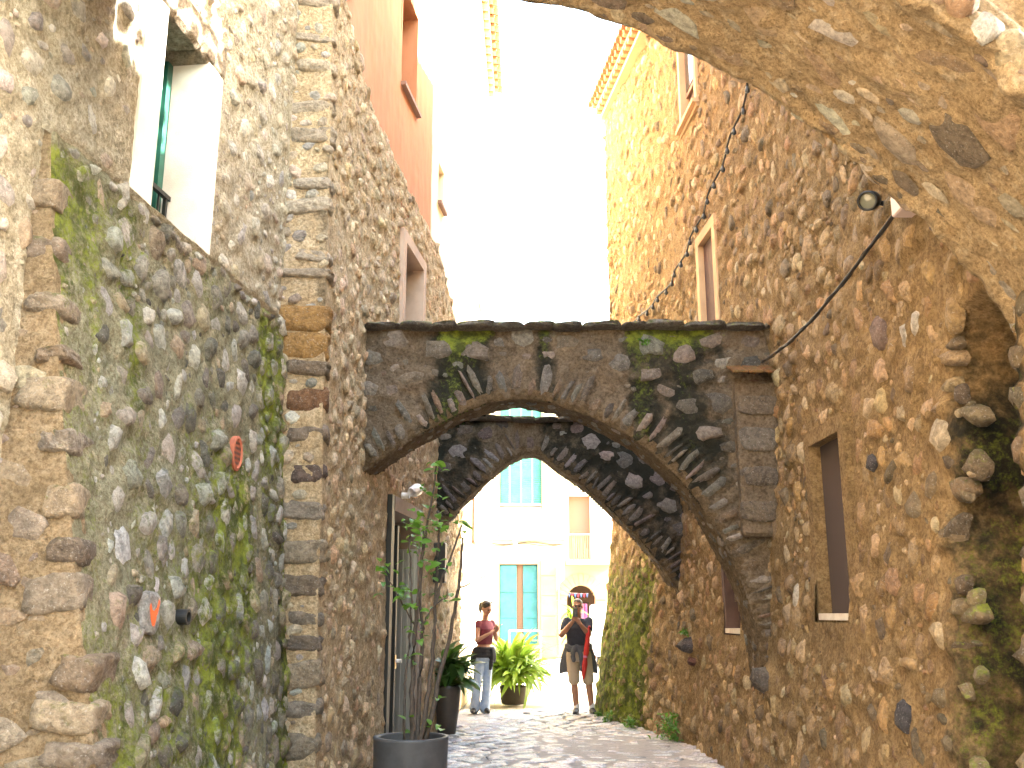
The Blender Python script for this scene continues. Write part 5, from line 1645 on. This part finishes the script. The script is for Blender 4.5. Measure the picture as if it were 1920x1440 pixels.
def head(mb, c, yaw, pitch, s=1.0):
    """skull, jaw, nose, ears, neck stub handled elsewhere. Returns local transform."""
    Rm = Matrix.Rotation(yaw, 3, 'Z') @ Matrix.Rotation(pitch, 3, 'X')     # face looks along -Y when yaw = 0
    T = lambda x, y, z: Vector(c) + Rm @ (Vector((x, y, z)) * s)
    def sph(x, y, z, r, sc=(1, 1, 1)):
        k = len(mb.v); m2 = MB(); ball(m2, (0, 0, 0), r, 10, sc)
        mb.add([T(x + a, y + b, z + d) for a, b, d in m2.v], m2.f)
    sph(0, 0.012, 0.03, 0.092, (0.82, 1.02, 0.95))
    sph(0, -0.018, -0.03, 0.074, (0.86, 0.96, 1.12))
    sph(0, -0.045, -0.082, 0.038, (1.05, 0.95, 0.8))
    # brow, nose, lips, cheeks
    mb.tube([T(-0.045, -0.078, 0.026), T(0, -0.088, 0.028), T(0.045, -0.078, 0.026)], 0.011, 8)
    mb.tube([T(0, -0.084, 0.02), T(0, -0.103, -0.014), T(0, -0.108, -0.024), T(0, -0.090, -0.032)], [0.008, 0.0105, 0.0125, 0.008], 8)
    sph(0.038, -0.062, -0.025, 0.022); sph(-0.038, -0.062, -0.025, 0.022)
    for e in (-1, 1):
        sph(e * 0.078, 0.012, -0.008, 0.026, (0.35, 0.75, 1.15))
    return T, Rm

def face_bits(parent, T):
    mb = MB()
    for e in (-1, 1):
        ball(mb, T(e * 0.031, -0.0795, 0.008), 0.0105, 6)
    mb.build('eyes', M['eye'], parent, True)
    mb = MB(); mb.tube([T(-0.024, -0.083, -0.057), T(0, -0.0895, -0.0555), T(0.024, -0.083, -0.057)], [0.004, 0.006, 0.004], 6)
    mb.build('mouth', M['lip'], parent, True)
    mb = MB()
    for e in (-1, 1):
        mb.tube([T(e * 0.015, -0.089, 0.031), T(e * 0.033, -0.088, 0.036), T(e * 0.05, -0.078, 0.030)], [0.004, 0.005, 0.003], 6)
    return mb

# ------------------------------------------------------------------ man photographing
man = thing('person', (1.10, 15.9, 0), 'grey haired man in dark shirt and khaki shorts raising a phone to take a picture', 'person')
hc = (1.055, 15.86, 1.655)
sl, sr = (0.885, 15.93, 1.425), (1.235, 15.93, 1.425)
el_, er = (0.785, 15.74, 1.215), (1.215, 15.72, 1.225)
wl, wr = (0.955, 15.545, 1.425), (1.075, 15.555, 1.385)
hl, hr = (0.965, 15.92, 0.90), (1.165, 15.92, 0.90)
kl, kr = (0.985, 15.88, 0.49), (1.215, 15.89, 0.49)
al, ar = (1.02, 15.93, 0.09), (1.262, 15.93, 0.09)
B = MB()
loft(B, [(1.065, 15.92, 0.82, .155, .10), (1.065, 15.92, 0.92, .175, .115), (1.06, 15.92, 1.05, .16, .112), (1.06, 15.915, 1.18, .168, .115), (1.06, 15.92, 1.32, .19, .118), (1.06, 15.935, 1.42, .165, .085), (1.06, 15.94, 1.475, .075, .06)], 0)
limb(B, [(1.06, 15.945, 1.44), (1.056, 15.90, 1.60)], [.062, .055])
for s_, e_, w_ in ((sl, el_, wl), (sr, er, wr)):
    mid = tuple((np.array(e_) * 0.55 + np.array(w_) * 0.45))
    limb(B, [s_, tuple((np.array(s_) + np.array(e_)) / 2), e_], [.058, .050, .041])
    limb(B, [e_, mid, w_], [.043, .042, .028])
for h_, k_, a_ in ((hl, kl, al), (hr, kr, ar)):
    calf = tuple(np.array(k_) * 0.68 + np.array(a_) * 0.32 + np.array((0, 0.022, 0)))
    limb(B, [h_, tuple((np.array(h_) + np.array(k_)) / 2), k_], [.092, .078, .058])
    limb(B, [k_, calf, a_], [.056, .060, .038])
hand(B, wl, (0.10, -0.05, 1.0), (0.2, 0.5, 0.0), (0.75, -0.25, 0.1))
hand(B, wr, (-0.55, -0.25, 0.75), (0.3, 0.35, 0.5), (-0.55, -0.05, 0.1))
TH, RH = head(B, hc, -0.10, 0.05, 1.0)
body = remesh(B, 'body', M['skin_man'], man, 0.0065, 3)
bm_ = face_bits(man, TH); bm_.build('eyebrows', M['hair_grey'], man, True)
H = MB()
def hsph(mb, T, x, y, z, r, sc):
    m2 = MB(); ball(m2, (0, 0, 0), r, 12, sc); mb.add([T(x + a, y + b, z + d) for a, b, d in m2.v], m2.f)
hsph(H, TH, 0, 0.026, 0.050, 0.093, (0.86, 0.98, 0.86)); hsph(H, TH, 0, 0.055, 0.0, 0.072, (1.02, 0.75, 1.05)); hsph(H, TH, 0, -0.035, 0.098, 0.045, (1.3, 0.9, 0.6))
remesh(H, 'hair', M['hair_grey'], man, 0.008, 2)
Sh = MB()
loft(Sh, [(1.062, 15.92, 0.88, .172, .130), (1.062, 15.92, 0.95, .186, .132), (1.06, 15.92, 1.05, .180, .130), (1.06, 15.915, 1.18, .188, .134), (1.06, 15.92, 1.32, .207, .134), (1.06, 15.935, 1.42, .178, .102), (1.06, 15.94, 1.47, .09, .075)], 0)
for s_, e_ in ((sl, el_), (sr, er)):
    m_ = np.array(s_) * 0.38 + np.array(e_) * 0.62
    limb(Sh, [s_, tuple((np.array(s_) + m_) / 2), tuple(m_)], [.070, .068, .064])
remesh(Sh, 'shirt', M['navy'], man, 0.011, 4)
So = MB()
loft(So, [(1.065, 15.92, 0.80, .172, .125), (1.065, 15.92, 0.92, .19, .135), (1.062, 15.92, 1.05, .175, .126)], 0)
for h_, k_ in ((hl, kl), (hr, kr)):
    kk = np.array(k_) + (np.array(h_) - np.array(k_)) * 0.10
    limb(So, [h_, tuple((np.array(h_) + kk) / 2), tuple(kk)], [.105, .100, .094])
remesh(So, 'shorts', M['khaki'], man, 0.011, 4)
# sweater tied round the waist
Sw = MB()
n = 24
for zz_, rr in ((1.055, 0.03), (1.02, 0.034)):
    Sw.tube([(1.062 + 0.195 * math.cos(t), 15.92 + 0.145 * math.sin(t), zz_ - 0.03 * (math.sin(t) < -0.5)) for t in [2 * math.pi * j / n for j in range(n + 1)]], rr, 8)
limb(Sw, [(1.02, 15.765, 1.04), (0.97, 15.75, 0.98), (0.955, 15.75, 0.90), (0.975, 15.755, 0.83)], [.036, .042, .040, .036])
limb(Sw, [(1.03, 15.765, 1.04), (1.085, 15.75, 0.95), (1.10, 15.75, 0.80), (1.095, 15.755, 0.68)], [.034, .038, .036, .030])
for sx in (-1, 1):
    for k in range(4):
        x = 1.065 + sx * (0.13 + 0.035 * k)
        limb(Sw, [(1.065 + sx * (0.15 + 0.012 * k), 15.95 + 0.02 * k, 1.02), (x + sx * 0.015, 15.97 + 0.02 * k, 0.86), (x + sx * 0.055, 15.98 + 0.02 * k, 0.66 - 0.01 * k)], [.034, .034, .026])
for k in range(5):
    x = 0.93 + k * 0.065
    limb(Sw, [(x, 16.06, 1.02), (x, 16.08, 0.85), (x + (x - 1.06) * 0.2, 16.09, 0.64)], [.035, .036, .03])
remesh(Sw, 'tied_sweater', M['grey_cloth'], man, 0.011, 4)
for nm, (a_, dx) in (('left', (al, -0.035)), ('right', (ar, 0.02))):
    sk = MB(); limb(sk, [(a_[0], a_[1], 0.155), (a_[0], a_[1] - 0.004, 0.075)], [.044, .046]); sk.build('sock', M['sock'], man, True)
    sh = MB()
    hd = Vector((dx, -0.20, 0)).normalized()
    base = Vector((a_[0], a_[1] + 0.03, 0))
    limb(sh, [base + Vector((0, 0, 0.062)), base + hd * 0.07 + Vector((0, 0, 0.062)), base + hd * 0.15 + Vector((0, 0, 0.045)), base + hd * 0.225 + Vector((0, 0, 0.038))], [.047, .050, .044, .034])
    s1 = remesh(sh, 'shoe', M['shoe'], man, 0.009, 3)
    so_ = MB()
    pts = [base + hd * d_ + Vector((0, 0, 0.014)) for d_ in (-0.045, 0.02, 0.10, 0.17, 0.235, 0.258)]
    sd_ = hd.cross(Vector((0, 0, 1)))
    ws_ = (0.03, 0.046, 0.046, 0.052, 0.036, 0.012)
    v = []
    for z0 in (0.001, 0.026):
        v += [(p + sd_ * w_).xy.to_tuple() + (z0,) for p, w_ in zip(pts, ws_)] + [(p - sd_ * w_).xy.to_tuple() + (z0,) for p, w_ in list(zip(pts, ws_))[::-1]]
    so_.add(v, [tuple(range(11, -1, -1)), tuple(range(12, 24))] + [(i, (i + 1) % 12, 12 + (i + 1) % 12, 12 + i) for i in range(12)])
    so_.build('sole', M['sole'], s1 if False else man)
# phone held up, umbrella hooked over the arm: things of their own
pm = MB(); pm.box(-0.038, 0.038, -0.005, 0.005, -0.078, 0.078, lambda x, y, z: (0.992 + x + 0.08 * y, 15.468 + y - 0.05 * z, 1.572 + z), 0.004)
po = pm.build('phone', M['phone']); tag(po, 'dark phone held up in front of the face of the man', 'phone')
pm = MB(); pm.box(-0.034, 0.034, -0.0065, -0.0052, 0.05, 0.074, lambda x, y, z: (0.992 + x + 0.08 * y, 15.468 + y - 0.05 * z, 1.572 + z)); pm.build('camera_strip', M['phone_case'], po)
um = thing('umbrella', (1.17, 15.66, 0.9), 'furled red umbrella hooked over the left forearm of the man', 'umbrella')
mb = MB()
Q = smooth_poly([(1.205, 15.69, 1.315), (1.20, 15.655, 1.25), (1.19, 15.65, 1.12), (1.175, 15.65, 1.04), (1.16, 15.65, 0.90), (1.15, 15.65, 0.88), (1.14, 15.65, 0.78), (1.125, 15.65, 0.62), (1.115, 15.65, 0.55)], 4)
rr = np.interp(np.arange(len(Q)), [0, 4, 10, 15, 17, 20, 24, 28, 32], [.030, .036, .040, .044, .034, .027, .044, .030, .012])
k0 = len(mb.v)
mb.tube(Q, list(rr), 14)
for i in range(len(Q)):
    for j in range(14):
        if j % 2:
            v = Vector(mb.v[i * 14 + j]); c = Vector(Q[i]); mb.v[i * 14 + j] = tuple(c + (v - c) * 0.72)
mb.build('canopy', M['umbrella_red'], um, True)
mb = MB(); mb.tube([(1.115, 15.65, 0.56), (1.108, 15.65, 0.47)], 0.006, 6); mb.build('tip', M['steel'], um)
mb = MB(); mb.tube([(1.151, 15.65, 0.905), (1.149, 15.65, 0.875)], 0.034, 12); mb.build('strap', M['pink_cloth'], um)
mb = MB(); mb.tube(smooth_poly([(1.205, 15.69, 1.30), (1.215, 15.68, 1.34), (1.235, 15.72, 1.36), (1.25, 15.77, 1.33), (1.25, 15.78, 1.28)], 4), 0.012, 8); mb.build('handle', M['umbrella_red'], um, True)

# ------------------------------------------------------------------ woman looking at her phone
wom = thing('person', (-0.46, 16.15, 0), 'young woman in maroon top and pale jeans looking down at her phone', 'person')
ANG = 0.85                                # turned towards +X
hc = (-0.415, 16.09, 1.625)
sr, sl = (-0.545, 16.03, 1.395), (-0.33, 16.26, 1.395)
er, el_ = (-0.565, 15.93, 1.125), (-0.255, 16.17, 1.14)
wr, wl = (-0.365, 15.90, 1.235), (-0.265, 15.985, 1.27)
hr, hl = (-0.515, 16.10, 0.90), (-0.395, 16.20, 0.90)
kr, kl = (-0.555, 16.08, 0.49), (-0.40, 16.16, 0.49)
ar, al = (-0.60, 16.12, 0.085), (-0.435, 16.16, 0.085)
B = MB()
loft(B, [(-.455, 16.15, 0.80, .145, .11), (-.455, 16.15, 0.92, .165, .125), (-.45, 16.15, 1.05, .125, .095), (-.45, 16.14, 1.20, .138, .10), (-.44, 16.135, 1.30, .152, .112), (-.44, 16.15, 1.39, .13, .075), (-.44, 16.15, 1.445, .06, .05)], ANG)
limb(B, [(-.442, 16.155, 1.42), (-.422, 16.11, 1.57)], [.050, .045])
for s_, e_, w_ in ((sr, er, wr), (sl, el_, wl)):
    mid = tuple(np.array(e_) * 0.55 + np.array(w_) * 0.45)
    limb(B, [s_, tuple((np.array(s_) + np.array(e_)) / 2), e_], [.047, .040, .034])
    limb(B, [e_, mid, w_], [.035, .033, .022])
for h_, k_, a_ in ((hr, kr, ar), (hl, kl, al)):
    limb(B, [h_, tuple((np.array(h_) + np.array(k_)) / 2), k_], [.085, .070, .052])
    limb(B, [k_, tuple(np.array(k_) * 0.68 + np.array(a_) * 0.32), a_], [.050, .052, .034])
hand(B, wr, (0.85, -0.1, 0.45), (0.1, 0.75, 0.5), (0.25, 0.5, 0.55), 0.92)
hand(B, wl, (0.35, -0.6, 0.6), (-0.6, -0.2, 0.5), (-0.2, -0.35, 0.6), 0.92)
TW, RW_ = head(B, hc, 0.80, 0.42, 0.96)
remesh(B, 'body', M['skin'], wom, 0.0065, 3)
bm_ = face_bits(wom, TW); bm_.build('eyebrows', M['hair_dark'], wom, True)
H = MB()
hsph(H, TW, 0, 0.024, 0.046, 0.097, (0.88, 1.0, 0.90)); hsph(H, TW, 0, 0.06, 0.005, 0.072, (1.05, 0.75, 1.1)); hsph(H, TW, 0, 0.105, 0.03, 0.032, (1, 1, 1))
pts = [TW(0, 0.10, 0.03), TW(0, 0.145, 0.04), TW(0, 0.175, 0.0)]
limb(H, [tuple(pts[0]), tuple(pts[1]), tuple(pts[2] + Vector((0, 0, -0.01))), tuple(pts[2] + Vector((0.0, 0, -0.09))), tuple(pts[2] + Vector((0.01, 0, -0.14)))], [.024, .026, .028, .024, .010])
remesh(H, 'hair', M['hair_dark'], wom, 0.008, 2)
gl = MB()
gl.tube([TW(-0.084, 0.02, 0.06), TW(-0.06, -0.035, 0.118), TW(0, -0.046, 0.13), TW(0.06, -0.035, 0.118), TW(0.084, 0.02, 0.06)], 0.005, 6)
for e in (-1, 1):
    hsph(gl, TW, e * 0.034, -0.040, 0.130, 0.024, (1.0, 0.6, 0.45))
gs = gl.build('sunglasses', M['dark_glass']); tag(gs, 'dark sunglasses pushed up on the hair of the woman', 'sunglasses')
Sh = MB()
loft(Sh, [(-.452, 16.15, 1.06, .140, .112), (-.45, 16.145, 1.14, .146, .112), (-.448, 16.14, 1.22, .152, .116), (-.44, 16.135, 1.30, .166, .128), (-.44, 16.15, 1.39, .142, .090), (-.44, 16.15, 1.44, .075, .064)], ANG)
for s_, e_ in ((sr, er), (sl, el_)):
    m_ = np.array(s_) * 0.78 + np.array(e_) * 0.22
    limb(Sh, [s_, tuple(m_)], [.053, .050])
remesh(Sh, 'top', M['maroon'], wom, 0.010, 4)
Jn = MB()
loft(Jn, [(-.455, 16.15, 0.80, .158, .125), (-.455, 16.15, 0.92, .176, .136), (-.452, 16.15, 1.02, .142, .112)], ANG)
for h_, k_, a_ in ((hr, kr, ar), (hl, kl, al)):
    a2 = np.array(a_) + np.array((0, 0, -0.02))
    limb(Jn, [h_, tuple((np.array(h_) + np.array(k_)) / 2), k_, tuple((np.array(k_) + a2) / 2), tuple(a2 + np.array((0, -0.01, 0)))], [.097, .084, .074, .074, .078])
remesh(Jn, 'jeans', M['jeans'], wom, 0.011, 4)
Jk = MB()
c, s_ = math.cos(ANG), math.sin(ANG)
def bt_(x, y, z): return (-.455 + c * x - s_ * y, 16.15 + s_ * x + c * y, z)
for zz_, rr in ((0.99, 0.035), (0.945, 0.045), (0.90, 0.045)):
    Jk.tube([bt_((0.16 + 0.025 * (0.99 - zz_) / 0.1) * math.cos(t), 0.135 * math.sin(t), zz_) for t in [2 * math.pi * j / n for j in range(n + 1)]], rr, 8)
limb(Jk, [bt_(0.0, -0.155, 0.98), bt_(0.01, -0.165, 0.86), bt_(0.0, -0.16, 0.75), bt_(-0.01, -0.155, 0.69)], [.04, .042, .036, .028])
limb(Jk, [bt_(0.03, -0.15, 0.98), bt_(0.07, -0.16, 0.90), bt_(0.07, -0.16, 0.80)], [.04, .040, .03])
for k in range(6):
    t = 0.1 + k * 0.55
    limb(Jk, [bt_(0.175 * math.cos(t), 0.14 * math.sin(t), 0.95), bt_(0.20 * math.cos(t), 0.17 * math.sin(t), 0.84), bt_(0.20 * math.cos(t), 0.18 * math.sin(t), 0.76)], [.04, .04, .026])
remesh(Jk, 'tied_jacket', M['black_cloth'], wom, 0.011, 3)
for a_, dv_ in ((ar, (-0.02, -0.2, 0)), (al, (0.06, -0.19, 0))):
    hd = Vector(dv_).normalized(); base = Vector((a_[0], a_[1] + 0.03, 0))
    sh = MB(); limb(sh, [base + Vector((0, 0, 0.052)), base + hd * 0.07 + Vector((0, 0, 0.052)), base + hd * 0.14 + Vector((0, 0, 0.040)), base + hd * 0.20 + Vector((0, 0, 0.033))], [.045, .046, .041, .031])
    remesh(sh, 'shoe', M['shoe'], wom, 0.009, 3)
pm = MB(); pm.box(-0.036, 0.036, -0.074, 0.074, -0.005, 0.005, lambda x, y, z: (-0.222 + 0.8 * y - 0.35 * x, 15.915 - 0.30 * y - 0.85 * x, 1.345 + 0.42 * y + z - 0.15 * x), 0.003)
tag(pm.build('phone', M['phone_case']), 'phone in a tan case held low in both hands by the woman', 'phone')
